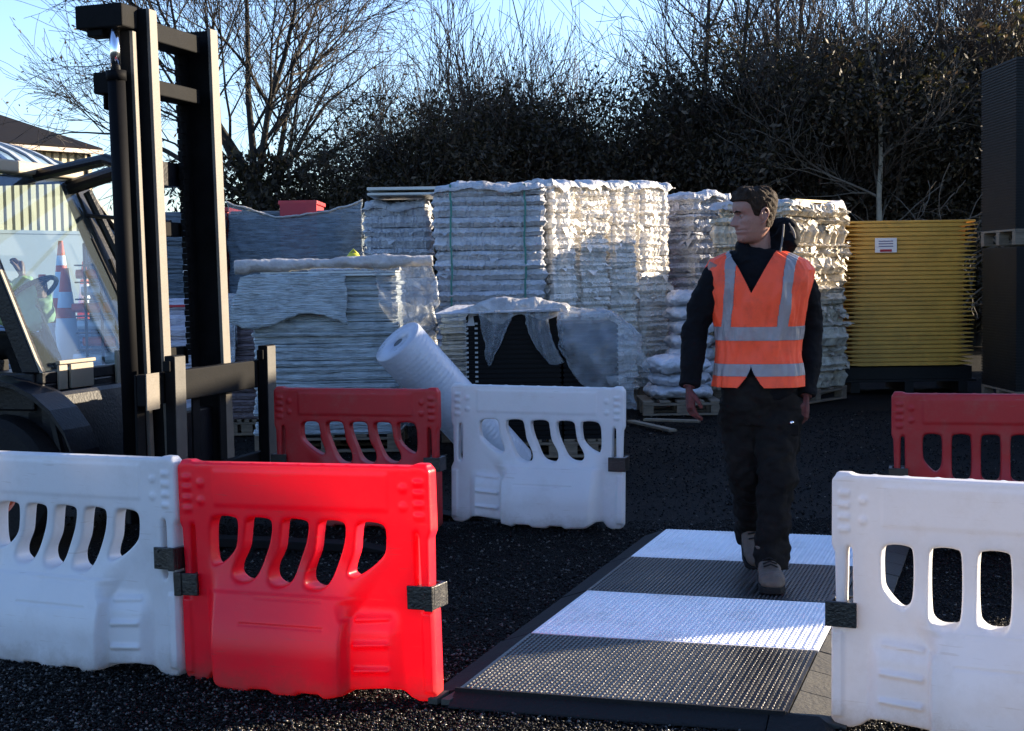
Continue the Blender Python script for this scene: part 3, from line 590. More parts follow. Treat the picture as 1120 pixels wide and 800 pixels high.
def fn(u, v): return (xw/2 - .02 + u*.32, -.45 + .2*u, 1.15 - v*.95)
cloth('side_sheet', t, fn, 20, 30, drape_m, 9, .05, 4)

# bubble wrap roll, leaning
bub = mat('bubble_wrap', (0.58, 0.62, 0.70), 0.28, 0.06, 4, 0.0, transl=.25)
def bubble_nodes(m):
    N = m.node_tree.nodes; L = m.node_tree.links; b = N['Principled BSDF']
    tc = N.new('ShaderNodeTexCoord'); wv = N.new('ShaderNodeTexWave'); wv.wave_type = 'BANDS'; wv.bands_direction = 'Z'; wv.inputs['Scale'].default_value = 9; wv.inputs['Distortion'].default_value = .4
    L.new(tc.outputs['Object'], wv.inputs[0]); vo = N.new('ShaderNodeTexVoronoi'); vo.inputs['Scale'].default_value = 45; L.new(tc.outputs['Object'], vo.inputs[0])
    ad = N.new('ShaderNodeMath'); ad.operation = 'ADD'; L.new(wv.outputs['Fac'], ad.inputs[0]); L.new(vo.outputs['Distance'], ad.inputs[1])
    bp = N.new('ShaderNodeBump'); bp.inputs['Strength'].default_value = .22; bp.inputs['Distance'].default_value = .006; L.new(ad.outputs[0], bp.inputs['Height']); L.new(bp.outputs[0], b.inputs['Normal'])
bubble_nodes(bub)
top = at(430, 362, 10.6); base = Vector((top.x + .80, top.y + .15, .02)); ax = (top - base)
L_ = ax.length
t = thing('bubble_wrap_roll', 'white bubble wrap roll leaning against the grey wrapped pallet', 'roll', base, 0); t.rotation_mode = 'QUATERNION'
t.rotation_quaternion = (ax + Vector((0, -.34, 0))).normalized().to_track_quat('Z', 'Y')
mb = MB(); R_ = .185; seg = 64
prof = [(.035, 0), (R_*.97, 0), (R_, .012), (R_, L_*.3), (R_*1.012, L_*.5), (R_, L_*.8), (R_*1.0, L_ - .012), (R_*.97, L_), (.040, L_ - .008), (.036, L_ - .15)]
mb.loft([[(r*math.cos(a), r*math.sin(a), z) for a in [2*math.pi*k/seg for k in range(seg)]] for r, z in prof], False, False)
mb.build('film', bub, t, smooth=True)
mb = MB(); mb.tube([(0, 0, .01), (0, 0, L_ - .012)], .037, 20); mb.build('core_plug', black_pl, t, label='black plug painting the shade in the hollow roll core')  # solid black plug stands in for shade inside the core

# black crates / trays stack with plastic draped over
xa, xb = cxz(507, 11.4), cxz(613, 11.4)
t = thing('tray_stack', 'black ribbed tray stack with clear plastic hanging over its front', 'stack', ((xa+xb)/2, 11.9, 0), 0)
wd = xb - xa
mb = MB()
for i in range(26):
    z = .14 + i*.036; mb.box(-wd/2 + .01, wd/2, -.45, .45, z, z + .024); mb.box(-wd/2 + .02, wd/2 - .01, -.44, .44, z + .024, z + .036)
for i in range(24):
    z = .18 + i*.036
    for x in (-wd/2 + .005, -wd/2 + .075): mb.box(x, x + .022, -.462, -.449, z, z + .014, mi=1)
mb.build('trays', [mat('tray_black', (.0035, .0035, .004), .6, .2, 8, .1, spec=.15), mat('grey_tab', (.33, .34, .34), .4)], t)
mb = MB(); mb.add([(-wd/2 + .02, -.47, 1.0), (-wd/2 + .075, -.47, 1.0), (-wd/2 + .055, -.46, 1.14), (-wd/2 + .02, -.44, 1.0), (-wd/2 + .075, -.44, 1.0)], [(0, 1, 2), (4, 3, 2), (1, 4, 2), (3, 0, 2), (0, 3, 4, 1)])
mb.build('corner_tip', drape_o, t)
pallet(t, wd, .9)
# boards on top + second stack at its right under plastic
mb = MB(); mb.hexa([(-wd/2 - .22, -.52, 1.085), (wd/2, -.50, 1.10), (wd/2, .4, 1.12), (-wd/2 - .1, .4, 1.12)], [(-wd/2 - .22, -.52, 1.095), (wd/2, -.50, 1.12), (wd/2, .4, 1.14), (-wd/2 - .1, .4, 1.14)])
mb.build('top_board', film_w, t, bevel=.003)
def fn(u, v):
    x = -wd/2 + .02 + u*(wd + .05)
    if v < .5: return (x, .3 - v*1.5, 1.13 + .08*math.sin(math.pi*u)*math.sin(math.pi*v))
    return (x, -.45 - .06*(v-.5), 1.13 - (v - .5)*.16 + .03*math.sin(u*15))
cloth('plastic_cover', t, fn, 40, 22, drape_o, 12, .026, 6, facet=True)
for (xc, w0, w1, dr, sd, lean, bl) in ((-.13, .26, .07, .33, 13, -.02, 0), (.18, .16, .20, .33, 14, .05, .10)):
    def fn(u, v, xc=xc, w0=w0, w1=w1, dr=dr, lean=lean, bl=bl):
        ww = w0 + (w1 - w0)*v; return (xc + (u - .5)*ww + lean*v*v*2, -.50 - .03*math.sin(u*14 + v*2)*(1 - .5*v), 1.10 - v*dr*(1 + .22*math.sin(u*3.1)) + bl*(.5 - u)*v)
    cloth('hanging_plastic', t, fn, 16, 24, drape_m, sd, .016, 7)
xa2, xb2 = cxz(615, 11.4), cxz(676, 11.4)
t2 = thing('tray_stack', 'dark tray stack almost hidden under crumpled clear plastic, right of the black ribbed one', 'stack', ((xa2+xb2)/2, 11.9, 0), 0)
wd2 = xb2 - xa2
mb = MB()
for i in range(24):
    z = .14 + i*.036; mb.box(-wd2/2, wd2/2, -.45, .45, z, z + .024); mb.box(-wd2/2 + .01, wd2/2 - .01, -.44, .44, z + .024, z + .036)
mb.build('trays', MATS['tray_black'], t2, bevel=.002); pallet(t2, wd2, .9)
def fn(u, v):
    x = -wd2/2 - .02 + u*(wd2 + .20)
    zt = 1.10 - .02*u - .17*max(0, (u - .62)/.38)**1.3
    if v < .35: return (x, .35 - v*2.4, zt)
    w_ = (v - .35)/.65; dr = .30 + .34*math.sin(math.pi*min(1, u*1.15))**1.5*(1 if u < .87 else .5)
    return (x + .05*w_*(u - .3), -.50 - .07*math.sin(w_*2.6) - .02*math.sin(u*16), zt - w_*dr)
cloth('plastic_cover', t2, fn, 30, 30, drape_c, 17, .034, 6, facet=True)
def fn(u, v): return (wd2/2 - .1 + u*.18 + .06*v, -.58, .62 - v*.25)
cloth('loose_flap', t2, fn, 10, 12, drape_m, 18, .035, 7, facet=True)
# pale film wrapped stack between roll and black trays
box_stack('small pale film stack between the bubble wrap roll and the black trays', 480, 516, 12.6, .8, 1.08, film_g, 20, 66, amp=.012)

# upper-left: dark stack under a mesh net, red container, wrapped stacks behind the mast
t = box_stack('dark blue grey stack veiled with clear film, behind the rolled sheet', 252, 398, 17.2, 1.0, 2.12, film_b, 30, 71, amp=.006)
W_ = cxz(398, 17.2) - cxz(252, 17.2); xm = (cxz(398, 17.2) + cxz(252, 17.2))/2
mb = MB(); mb.box(cxz(308, 17.2) - xm, cxz(348, 17.2) - xm, -.525, -.505, .2, 2.20); mb.build('red_panel', mat('red_sheet', (.34, .015, .03), .5, .15), t)
net = mat('net_film', (0.20, 0.25, 0.30), 0.3, 0.5, 6, 0.6, 10, alpha=.55, stretch=(1, 1, 10), bdist=.03)
def fn(u, v):
    W_ = cxz(398, 17.2) - cxz(252, 17.2); zt = 2.22 - .17*math.sin(math.pi*u)**.8; return (-W_/2 + u*W_, -.56, zt - v*2.0)
cloth('net_cover', t, fn, 60, 50, net, 21, .03, 3)
def fn(u, v):
    W_ = cxz(398, 17.2) - cxz(252, 17.2); zt = 2.23 - .17*math.sin(math.pi*u)**.8; th = v*6.283; return (-W_/2 + u*W_, -.57 + .012*math.cos(th), zt + .012*math.sin(th))
cloth('net_hem', t, fn, 60, 6, drape_o, 21, .03, 3, thick=.002)
red_box = mat('red_container', (.30, .02, .03), .5, .15, 4, .2)
def ribbed_box(label, u0, u1, Y, dp, z1, m, name='metal_container', cat='container'):
    xa, xb = cxz(u0, Y), cxz(u1, Y); t = thing(name, label, cat, ((xa+xb)/2, Y + dp/2, 0), 0)
    mb = MB(); mb.box(-(xb-xa)/2, (xb-xa)/2, -dp/2, dp/2, 0, z1); mb.build('shell', m, t, bevel=.01)
    mb = MB(); n = max(2, int((xb-xa)/.16))
    for i in range(n): x = -(xb-xa)/2 + (i+.3)*(xb-xa)/n; mb.box(x, x + .05, -dp/2 - .02, -dp/2 - .002, .05, z1 - .06)
    mb.build('rib_panel', m, t, bevel=.004)
    mb = MB(); mb.box(-(xb-xa)/2 - .02, (xb-xa)/2 + .02, -dp/2 - .03, dp/2 + .02, z1 + .002, z1 + .05); mb.build('lid', m, t, bevel=.008)
    return t
ribbed_box('tall red locker standing behind the net veiled stack', 308, 347, 18.4, .8, 2.24, red_box)
ribbed_box('narrow red locker just right of the forklift mast', 238, 251, 17.3, .8, 2.12, red_box)
t = box_stack('dark film wrapped stack with a paper notice, seen between the mast channels', 172, 237, 16.6, 1.0, 2.10, film_b, 26, 73, amp=.006)
mb = MB(); mb.box(-.02, .18, -.53, -.522, 1.35, 1.62, Matrix.Rotation(.3, 4, 'Y')); mb.build('paper_notice', paper_m, t).location = (-.42, 0, .15)
box_stack('dark film wrapped stack between the cab and the forklift mast', 96, 168, 17.2, 1.0, 2.02, film_b, 26, 74, amp=.006)
t = box_stack('white film pallet with a thin red line, seen between the mast channels', 176, 237, 13.6, .9, 1.20, mat('pale_purple_film', (.46, .45, .52), .35, .15, 5, .6, 16, stretch=(1, 1, 4), bdist=.03), 14, 75, amp=.010)
mb = MB(); W_ = cxz(237, 13.6) - cxz(176, 13.6); mb.box(-W_/2, W_/2, -.475, -.47, 1.13, 1.15); mb.build('red_line', inkred_m, t)
t = box_stack('brown film pallet with a white cloth on top, right of the forklift mast', 243, 289, 13.4, .9, 1.16, film_p, 18, 76, amp=.010)
W_ = cxz(289, 13.4) - cxz(243, 13.4)
def fn(u, v):
    x = -W_/2 - .03 + u*(W_ + .02)
    return (x, .3 - v*1.4, 1.22) if v < .57 else (x, -.50, 1.24 - (v-.57)*(.35 if u > .35 else 1.5))
cloth('white_cloth', t, fn, 26, 40, film_w, 26, .03, 5)
# small yellow plastic item above the roll
p = at(386, 283, 13.9); mb = MB(); mb.ball((0, 0, 0), (.065, .05, .05), 20, 12); mb.tube([(-.04, 0, .03), (0, 0, .075), (.04, 0, .03)], .012, 8)
yb = thing('wrapped_stack', 'low pale stack carrying a small yellow tub behind the rolled sheet', 'stack', (p.x, 14.2, 0), 0, BSTK)
layered(.8, .7, .14, 1.49, 14, .015, 80).build('sheets', film_w, yb); pallet(yb, .8, .7)
o = mb.build('plastic_tub', mat('yellow_plastic', (.45, .42, .03), .45), smooth=True); o.location = (p.x, 13.95, 1.545); tag(o, 'small yellow plastic tub resting behind the rolled sheet', 'tub')

# yellow boards
t = thing('board_stack', 'tall stack of yellow plastic boards with a white label', 'stack', ((cxz(924, 17) + cxz(1068, 17))/2, 17.5, 0), 0)
W_ = cxz(1069, 17) - cxz(923, 17); mb = MB(); nb = 33; r = random.Random(5)
for i in range(nb):
    z0 = .30 + i*(1.58/nb); th = 1.58/nb; x0 = -W_/2 - .03 + .05*i/nb + r.uniform(-.008, .008); x1 = W_/2 - .05 + .05*i/nb + r.uniform(-.008, .008); b = r.uniform(-.008, .004); cc = .22
    yf = -.5 + b
    # thin tips, thick middle
    A = [(x0, z0 + th*.42), (x0 + cc, z0 + th*.10), (x1 - cc, z0 + th*.10), (x1, z0 + th*.42), (x1, z0 + th*.58), (x1 - cc, z0 + th*.90), (x0 + cc, z0 + th*.90), (x0, z0 + th*.58)]
    mb.loft([[(a, yf, c_) for a, c_ in A], [(a, .5, c_) for a, c_ in A]])
    mb.box(x0 + .12, x1 - .12, -.47, .47, z0 + th*.9, z0 + th*1.1)
mb.build('boards', yellow_m, t, bevel=.002)
mb = MB(); mb.box(-W_/2 + .02, W_/2 - .02, -.49, .5, 1.885, 1.91); mb.build('top_board', yellow_m, t, bevel=.004)
mb = MB()
for x in (-.6, 0, .6): mb.box(x - .05, x + .05, -.45, .45, 0, .12)
mb.box(-.75, .75, -.45, .45, .12, .15); mb.box(-.72, .70, -.44, .44, .151, .29); mb.build('pallet', blackmat_m, t, bevel=.004)
lx = at(971, 268, 16.9).x - t.location.x
mb = MB(); mb.box(lx - .12, lx + .12, -.516, -.511, 1.56, 1.72); lab = mb.build('label_sheet', paper_m, t)
mb = MB()
for q in range(3): mb.box(lx - .08, lx + .08, -.519, -.517, 1.68 - q*.028, 1.69 - q*.028)
mb.build('print_lines', ink_m, lab)
mb = MB(); mb.box(lx - .065, lx + .065, -.519, -.517, 1.568, 1.595); mb.build('red_print', inkred_m, lab)

# black board stacks, far right (two high) and unseen ones added beyond the frame to shade the yard
def black_stack_mesh(wd, dp, z0, z1):
    mb = MB(); n = int((z1 - z0)/.028)
    for i in range(n):
        z = z0 + i*(z1-z0)/n; th = (z1-z0)/n
        mb.box(-wd/2, wd/2, -dp/2, dp/2, z, z + th*.62); mb.box(-wd/2 + .012, wd/2 - .012, -dp/2 + .012, dp/2 - .012, z + th*.62, z + th)
    for k in range(int(wd/.16)):
        x = -wd/2 + .08 + k*.16; mb.box(x - .01, x + .01, -dp/2 + .003, -dp/2 + .014, z0, z1)
    return mb
BG = 'tall stacks of black boards at the right'
def black_stack(label, c, wd, dp, z0, z1, rz=0):
    t = thing('board_stack', label, 'stack', (c[0], c[1], z0), rz, BG)
    black_stack_mesh(wd, dp, .16, z1 - z0).build('boards', blackmat_m, t)
    pallet(t, wd, dp, .155, None); return t
bxl = cxz(1074, 15)
black_stack('lower black board stack at the far right edge, under another one', (bxl + .97, 15.6), 1.24, 1.1, 0, 1.58)
black_stack('upper black board stack at the far right edge, resting on the lower one', (bxl + .96, 15.6), 1.24, 1.1, 1.60, 3.42)

# ------------------------------------------------------------------ debris
mb = MB()
def plank(label, a, b, wdt, th, m, z=.0):
    a = Vector(a); b = Vector(b); d = b - a; L = d.length; mb = MB(); mb.box(0, L, -wdt/2, wdt/2, 0, th)
    o = mb.build('timber_plank', m, bevel=.003); o.location = (a.x, a.y, a.z + z); o.rotation_euler = (0, -math.asin(d.z/L), math.atan2(d.y, d.x)); tag(o, label, 'plank', 'offcuts of timber on the ground'); return o
pw = mat('old_timber', (.20, .16, .11), .8, .3, 10, .4)
g1, g2 = gnd(690, 462), gnd(736, 475); plank('thin timber plank lying nearest on the ground left of the man', (g1.x, g1.y, .0), (g2.x, g2.y, .02), .07, .022, pw)
g1, g2 = gnd(705, 464), gnd(765, 466); plank('thin timber plank crossing behind the nearest one', (g1.x, g1.y, .03), (g2.x, g2.y, .03), .07, .022, pw)
g1, g2 = gnd(880, 436), gnd(925, 424); plank('thin dark timber strip on the ground below the cream stack', (g1.x, g1.y, .0), (g2.x, g2.y, .0), .08, .022, pw)

# ------------------------------------------------------------------ shed building at the left
def shed():
    clad = bpy.data.materials.new('corrugated_cladding'); clad.use_nodes = True; N = clad.node_tree.nodes; b = N['Principled BSDF']; L = clad.node_tree.links
    tc = N.new('ShaderNodeTexCoord'); n = N.new('ShaderNodeTexNoise'); n.inputs['Scale'].default_value = .8; L.new(tc.outputs['Object'], n.inputs[0])
    r = N.new('ShaderNodeValToRGB'); r.color_ramp.elements[0].color = (.26, .23, .15, 1); r.color_ramp.elements[1].color = (.34, .30, .20, 1); L.new(n.outputs[0], r.inputs[0]); L.new(r.outputs[0], b.inputs['Base Color']); b.inputs['Roughness'].default_value = .6
    p = at(99, 200, 50); ang = math.atan2(-.8, -.6)
    t = thing('storage_shed', 'beige corrugated shed with a dark pitched roof behind the forklift cab', 'building', (p.x, p.y, 0), ang)
    # local x runs along the long wall (towards camera-left), local -y... wall normal
    Lw, Dp, E, Rg = 26.0, 14.0, 5.5, 7.5
    sgn = -1   # depth goes to local -y (away from the camera)
    mb = MB(); n = int(Lw/.30); V = []
    for i in range(n):
        x = i*.30; mb.hexa([(x, .0, 2.95), (x+.30, .0, 2.95), (x+.24, .07, 2.95), (x+.06, .07, 2.95)][::1], [(x, 0, E), (x+.30, 0, E), (x+.24, .07, E), (x+.06, .07, E)])
    mb.box(0, Lw, sgn*.1, -.001, 2.95, E)
    mb.box(-.08, -.001, -Dp, .0, 2.95, E)
    mb.build('cladding', clad, t)
    mb = MB(); mb.box(-.1, Lw, -Dp, .12, 0, 2.90); mb.box(-.14, Lw, -Dp, .16, 2.84, 2.948); mb.build('lower_wall', mat('pale_blockwork', (.12, .15, .19), .7, .08, 2, .2, 20), t)
    mb = MB(); mb.hexa([(-.25, .35, E), (Lw, .35, E), (Lw, -Dp/2, Rg), (-.25, -Dp/2, Rg)], [(-.25, .35, E + .12), (Lw, .35, E + .12), (Lw, -Dp/2, Rg + .12), (-.25, -Dp/2, Rg + .12)])
    mb.hexa([(-.25, -Dp/2, Rg), (Lw, -Dp/2, Rg), (Lw, -Dp - .35, E), (-.25, -Dp - .35, E)], [(-.25, -Dp/2, Rg + .12), (Lw, -Dp/2, Rg + .12), (Lw, -Dp - .35, E + .12), (-.25, -Dp - .35, E + .12)])
    mb.build('roof', mat('dark_roof', (.008, .0065, .0065), .85, .2, 2, .3, 20, spec=.1), t)
    mb = MB(); mb.add([(-.05, 0, E), (-.05, -Dp, E), (-.05, -Dp/2, Rg), (-.15, 0, E), (-.15, -Dp, E), (-.15, -Dp/2, Rg)], [(0,1,2),(5,4,3),(0,3,4,1),(1,4,5,2),(2,5,3,0)]); mb.build('gable', clad, t)
    mb = MB(); mb.box(-.2, Lw, .36, .46, E - .08, E + .05); mb.build('gutter', mat('gutter', (.30, .24, .2), .5), t)
    mb = MB(); mb.tube([(.25, .30, E - .1), (.25, .16, E - .5), (.25, .16, .1)], .06, 10); mb.build('downpipe', dark_m, t)
shed()

# ------------------------------------------------------------------ forklift
def forklift():
    t = thing('forklift', 'dark forklift with glazed cab and tall black mast, forks resting on the ground', 'forklift', (-1.85, 8.0, 0), math.atan2(-.27, .96))
    HT = 2.78
    lean = Matrix.Shear('XZ', 4, (0, 0)) if False else Matrix.Identity(4)
    MST = []
    def chan(y0, y1, xf, xb_, z0, z1, name='mast_rail', openpos=True):
        a = MB(); web = (y0, y0 + .018) if openpos else (y1 - .018, y1)
        a.box(xb_ + .020, xf - .020, web[0], web[1], z0, z1)
        a.box(xb_, xb_ + .0195, y0, y1, z0, z1)
        MST.append(a.build(name, mast_m, t, bevel=.003))
        a = MB(); a.box(xf - .0195, xf, y0, y1, z0 + .002, z1 - .002); MST.append(a.build('rail_flange', flange_m, t, bevel=.003, label='pale front flange of the mast rail, sun painted into its colour'))  # front face coloured pale for the sun on it
    chan(.045, .125, .045, -.13, .15, HT)                       # near inner rail
    chan(-.030, .010, -.015, -.13, .10, HT - .12)        # near outer rail (set back)
    chan(.735, .825, .045, -.16, .15, HT, openpos=False)
    chan(.83, .87, -.015, -.18, .10, HT - .12, openpos=False)
    for (x0, x1, z0, z1) in ((-.17, -.02, HT - .14, HT - .04), (-.16, -.03, 2.36, 2.44), (-.23, -.17, .9, 1.0), (-.23, -.17, 1.62, 1.70)):
        a = MB(); a.box(x0, x1, .13, .73, z0, z1); MST.append(a.build('cross_member', mast_m, t, bevel=.006))
    a = MB(); a.box(-.29, -.02, -.12, .04, HT - .11, HT + .01); a.box(-.24, -.15, -.10, .0, HT - .15, HT - .112); MST.append(a.build('top_bracket', mast_m, t, bevel=.008))
    a = MB(); a.box(-.22, -.12, -.09, .0, 2.34, 2.45); a.box(-.18, -.165, -.07, -.02, 2.26, 2.34); MST.append(a.build('side_bracket', mast_m, t, bevel=.006))
    cyl = MB(); cyl.tube([(-.085, -.09, .3), (-.085, -.09, 2.42)], .045, 20); cyl.tube([(-.085, -.09, 2.40), (-.085, -.09, 2.45)], .052, 20); c1 = cyl.build('lift_cylinder', mat('cylinder_paint', (.003, .003, .004), .7, .2, 8, 0, spec=.08), t, smooth=True); MST.append(c1)
    a = MB(); a.tube([(-.085, -.09, 2.45), (-.085, -.09, HT - .12)], .027, 16); a.build('chrome_rod', chrome_m, c1, smooth=True)
    a = MB(); a.tube([(-.11, .90, .3), (-.11, .90, 2.42)], .042, 20); MST.append(a.build('lift_cylinder', dark_m, t))
    for y in (.715, .69):
        a = MB()
        for i in range(56): z = .95 + i*.032; a.box(-.155 if i % 2 else -.15, -.125 if i % 2 else -.13, y - .02, y + .02, z, z + .03)
        MST.append(a.build('lift_chain', mast_m, t))
    for o_ in MST: o_.rotation_euler = (0, math.radians(-1.0), 0); o_.location.x = -.012
    a = MB(); a.box(-.12, -.015, .13, .73, .12, .66); a.box(-.16, -.121, -.10, 1.0, .10, .60); a.build('lower_shield', dark_m, t, bevel=.01)
    # carriage
    a = MB(); a.box(.045, .095, -.30, 1.22, .74, .90); a.build('carriage_bar', mast_m, t, bevel=.006, label='upper fork carriage bar')
    a = MB(); a.box(.045, .095, -.30, 1.22, .22, .36); a.build('carriage_bar', mast_m, t, bevel=.006, label='lower fork carriage bar')
    a = MB()
    for y in (-.30, .30, .62, 1.14): a = MB(); a.box(.03, .044, y, y + .08, .22, .90); a.build('carriage_plate', mast_m, t, bevel=.004)
    for y in (.14, .64): a = MB(); a.box(-.10, .03, y, y + .05, .25, .85); a.build('carriage_roller_plate', mast_m, t, bevel=.004)
    a = MB(); a.box(.096, .102, -.30, -.17, .72, .905); a.build('carriage_sun_patch', flange_m, t, label='pale sheet painting the sunlit end of the carriage bar')  # thin pale sheet stands in for sun on the bar end
    for y in (-.11, 1.01):
        f = MB(); f.box(.10, .155, y, y + .12, .05, .985); f.box(.10, .14, y - .02, y + .14, .905, .96)
        f.hexa([(.10, y, .006), (1.35, y + .0, .006), (1.35, y + .12, .006), (.10, y + .12, .006)], [(.10, y, .052), (1.10, y, .046), (1.10, y + .12, .046), (.10, y + .12, .052)])
        f.hexa([(1.351, y + .0, .006), (1.50, y + .03, .008), (1.50, y + .09, .008), (1.351, y + .12, .006)], [(1.351, y, .030), (1.50, y + .03, .016), (1.50, y + .09, .016), (1.351, y + .12, .030)])
        fo = f.build('fork', mast_m, t, bevel=.004)
        g = MB(); g.box(.1555, .159, y + .004, y + .116, .06, .98); g.build('fork_face', flange_m if False else mat('worn_steel', (.045, .041, .035), .6, .3, 14, .12, 90, dirt=(.03, .03, .03), dirt_amt=.7, dirt_s=10), fo)
    # chassis
    a = MB()
    a.hexa([(-.42, -.16, .22), (-.42, .98, .22), (-3.0, .98, .22), (-3.0, -.16, .22)][::-1], [(-.55, -.16, .80), (-.55, .98, .80), (-3.0, .98, .80), (-3.0, -.16, .80)][::-1])
    a.box(-1.4, -.72, -.18, 1.0, .80, .86)
    a.build('chassis', dark_m, t, bevel=.03)
    a = MB(); pts = [(-1.35 + .55*math.cos(x)*1.0, .36 + .50*math.sin(x)) for x in np.linspace(math.pi, 0, 14)]
    a.loft([[(x + .52, -.36, z), (x + .52, -.10, z), (x + .52, -.10, z + .03), (x + .52, -.36, z + .03)] for x, z in pts]); a.build('wheel_arch', dark_m, t, bevel=.004)
    a = MB(); a.hexa([(-3.4, -.2, .3), (-2.6, -.2, .3), (-2.6, 1.02, .3), (-3.4, 1.02, .3)], [(-3.3, -.2, 1.25), (-2.4, -.2, 1.05), (-2.4, 1.02, 1.05), (-3.3, 1.02, 1.25)]); a.build('counterweight', dark_m, t, bevel=.06)
    def wheel(x, y, R, wdt, rimm=orange_m):
        w_ = MB(); s = 40
        prof = [(R*.55, -wdt/2), (R*.9, -wdt/2), (R, -wdt/2 + .03), (R, wdt/2 - .03), (R*.9, wdt/2), (R*.55, wdt/2)]
        w_.loft([[(x + r*math.cos(a), y + q, R + r*math.sin(a)) for a in [2*math.pi*k/s for k in range(s)]] for r, q in prof], False, False)
        wo = w_.build('wheel', rubber_m, t, smooth=False)
        w_ = MB(); prof = [(R*.555, -wdt/2 + .005), (R*.5, -wdt/2 + .015), (R*.42, -.02), (R*.2, -.04), (R*.18, -.07), (.01, -.07)]
        w_.loft([[(x + r*math.cos(a), y + q, R + r*math.sin(a)) for a in [2*math.pi*k/s for k in range(s)]] for r, q in prof], False, True)
        for k in range(8): an = k*math.pi/4; w_.tube([(x + R*.3*math.cos(an), y - .04, R + R*.3*math.sin(an)), (x + R*.3*math.cos(an), y - .06, R + R*.3*math.sin(an))], .014, 6)
        w_.build('rim', rimm, wo)
    wheel(-.80, -.23, .34, .24); wheel(-.80, 1.05, .34, .24); wheel(-2.6, -.15, .28, .2); wheel(-2.6, .97, .28, .2)
    # cab
    y0, y1 = -.16, 1.0; xb, xt = -.58, -1.03; zb, zt = .90, 1.98
    def pil(pts, wd, dp, name='cab_pillar', m=dark_m, lab=None):
        a = MB(); p, q = Vector(pts[0]), Vector(pts[1])
        a.hexa([p + Vector((-dp, -wd, 0)), p + Vector((0, -wd, 0)), p + Vector((0, wd, 0)), p + Vector((-dp, wd, 0))], [q + Vector((-dp, -wd, 0)), q + Vector((0, -wd, 0)), q + Vector((0, wd, 0)), q + Vector((-dp, wd, 0))])
        return a.build(name, m, t, bevel=.006, label=lab)
    pil([(xb, y0, zb), (xt, y0, zt)], .035, .10); pil([(xb, y1, zb), (xt, y1, zt)], .075, .10)
    pil([(-1.95, y0, .8), (-2.05, y0, zt)], .04, .08); pil([(-1.95, y1, .8), (-2.05, y1, zt)], .04, .08)
    a = MB(); a.hexa([(xb + .004, y0 - .03, zb), (xb + .012, y0 - .03, zb), (xb + .012, y0 - .01, zb), (xb + .004, y0 - .01, zb)], [(xt + .004, y0 - .03, zt), (xt + .012, y0 - .03, zt), (xt + .012, y0 - .01, zt), (xt + .004, y0 - .01, zt)]); a.build('pillar_sun_edge', beige_m, t)  # pale strip paints the sunlit edge of the dark pillar
    # front panels below the glass
    a = MB(); a.box(xb - .1, xb, y0, y1, .62, .84); a.build('front_cowl', dark_m, t, bevel=.01)
    a = MB()
    for (ya, yb, za, zb_) in ((-.03, .05, .80, .93), (.085, .31, .80, .93), (.03, .09, .66, .74), (.115, .29, .66, .74)): a.box(xb + .003, xb + .020, ya, yb, za, zb_)
    a.box(xb + .003, xb + .030, -.04, .32, .935, .955)
    b_ = MB(); b_.box(xb + .003, xb + .020, .56, .74, .74, .98); b_.build('front_panel', beige_m, t, bevel=.004)
    a.build('front_panel', beige_m, t, bevel=.004, label='sunlit beige panels below the windscreen')
    a = MB(); a.box(xb - .1, xb + .002, y0, y1, .84, .90); a.build('scuttle', dark_m, t, bevel=.006)
    gl = glass_mat('cab_glass', (.80, .90, .93)); 
    a = MB(); a.hexa([(xb - .02, y0 + .04, zb + .005), (xb - .012, y0 + .04, zb + .005), (xb - .012, y1 - .04, zb + .005), (xb - .02, y1 - .04, zb + .005)], [(xt - .02, y0 + .04, zt), (xt - .012, y0 + .04, zt), (xt - .012, y1 - .04, zt), (xt - .02, y1 - .04, zt)]); a.build('windscreen', gl, t)
    # header + roof
    a = MB(); a.box(xt - .10, xt + .02, y0 - .02, y1 + .02, zt, zt + .07); a.build('header_bar', beige_m, t, bevel=.01, label='beige header bar above the windscreen')
    def roofp(u, w_, e=0.0):      # u back from the header, w_ across
        y = y0 + .01 + w_*(y1 - y0 - .02); s_ = (2*w_ - 1); edge = max(0, 1 - abs(s_)**4)
        return Vector((xt - .0 - u*1.25, y, zt + .055 + (.155*math.sin(min(1, u/.35)*math.pi/2)**.8 - .10*max(0, u - .35))*edge**.5 + e))
    roof = link('roof_panel', np_mesh('roof_panel', [tuple(roofp(i/16, k/24)) for i in range(17) for k in range(25)], [(i*25+k, i*25+k+1, (i+1)*25+k+1, (i+1)*25+k) for i in range(16) for k in range(24)], True), mat('tinted_polycarbonate', (.16, .24, .33), .12, .1, 4, .0, alpha=.8), t)
    sd = roof.modifiers.new('thick', 'SOLIDIFY'); sd.thickness = .008
    for k in range(7):
        wc = .05 + k*.9/6; a = MB(); a.loft([[roofp(i/16, wc - .022, .004), roofp(i/16, wc + .022, .004), roofp(i/16, wc + .022, .016), roofp(i/16, wc - .022, .016)] for i in range(17)])
        a.build('roof_bar', mat('grey_bar', (.26, .30, .35), .35), roof)
    a = MB(); a.box(xt - 1.35, xt - .03, y0 - .035, y0 + .01, zt - .02, zt + .05); a.box(xt - 1.35, xt - .03, y1 - .01, y1 + .03, zt - .02, zt + .05); a.box(-2.45, -2.35, y0, y1, .8, zt + .05); a.build('roof_frame', dark_m, t, bevel=.01)
    # side door frame (near)
    a = MB(); a.box(-1.90, -.62, y0 - .02, y0 + .02, .70, .90); a.build('side_door', dark_m, t, bevel=.01)
    # wiper, second glazed door far side folded
    a = MB(); a.tube([(-.49, .80, .93), (-.60, .74, 1.20), (-.78, .70, 1.62)], .009, 8); a.tube([(-.58, .88, 1.0), (-.75, .84, 1.5)], .014, 8); a.build('wiper', rubber_m, t)
    a = MB()
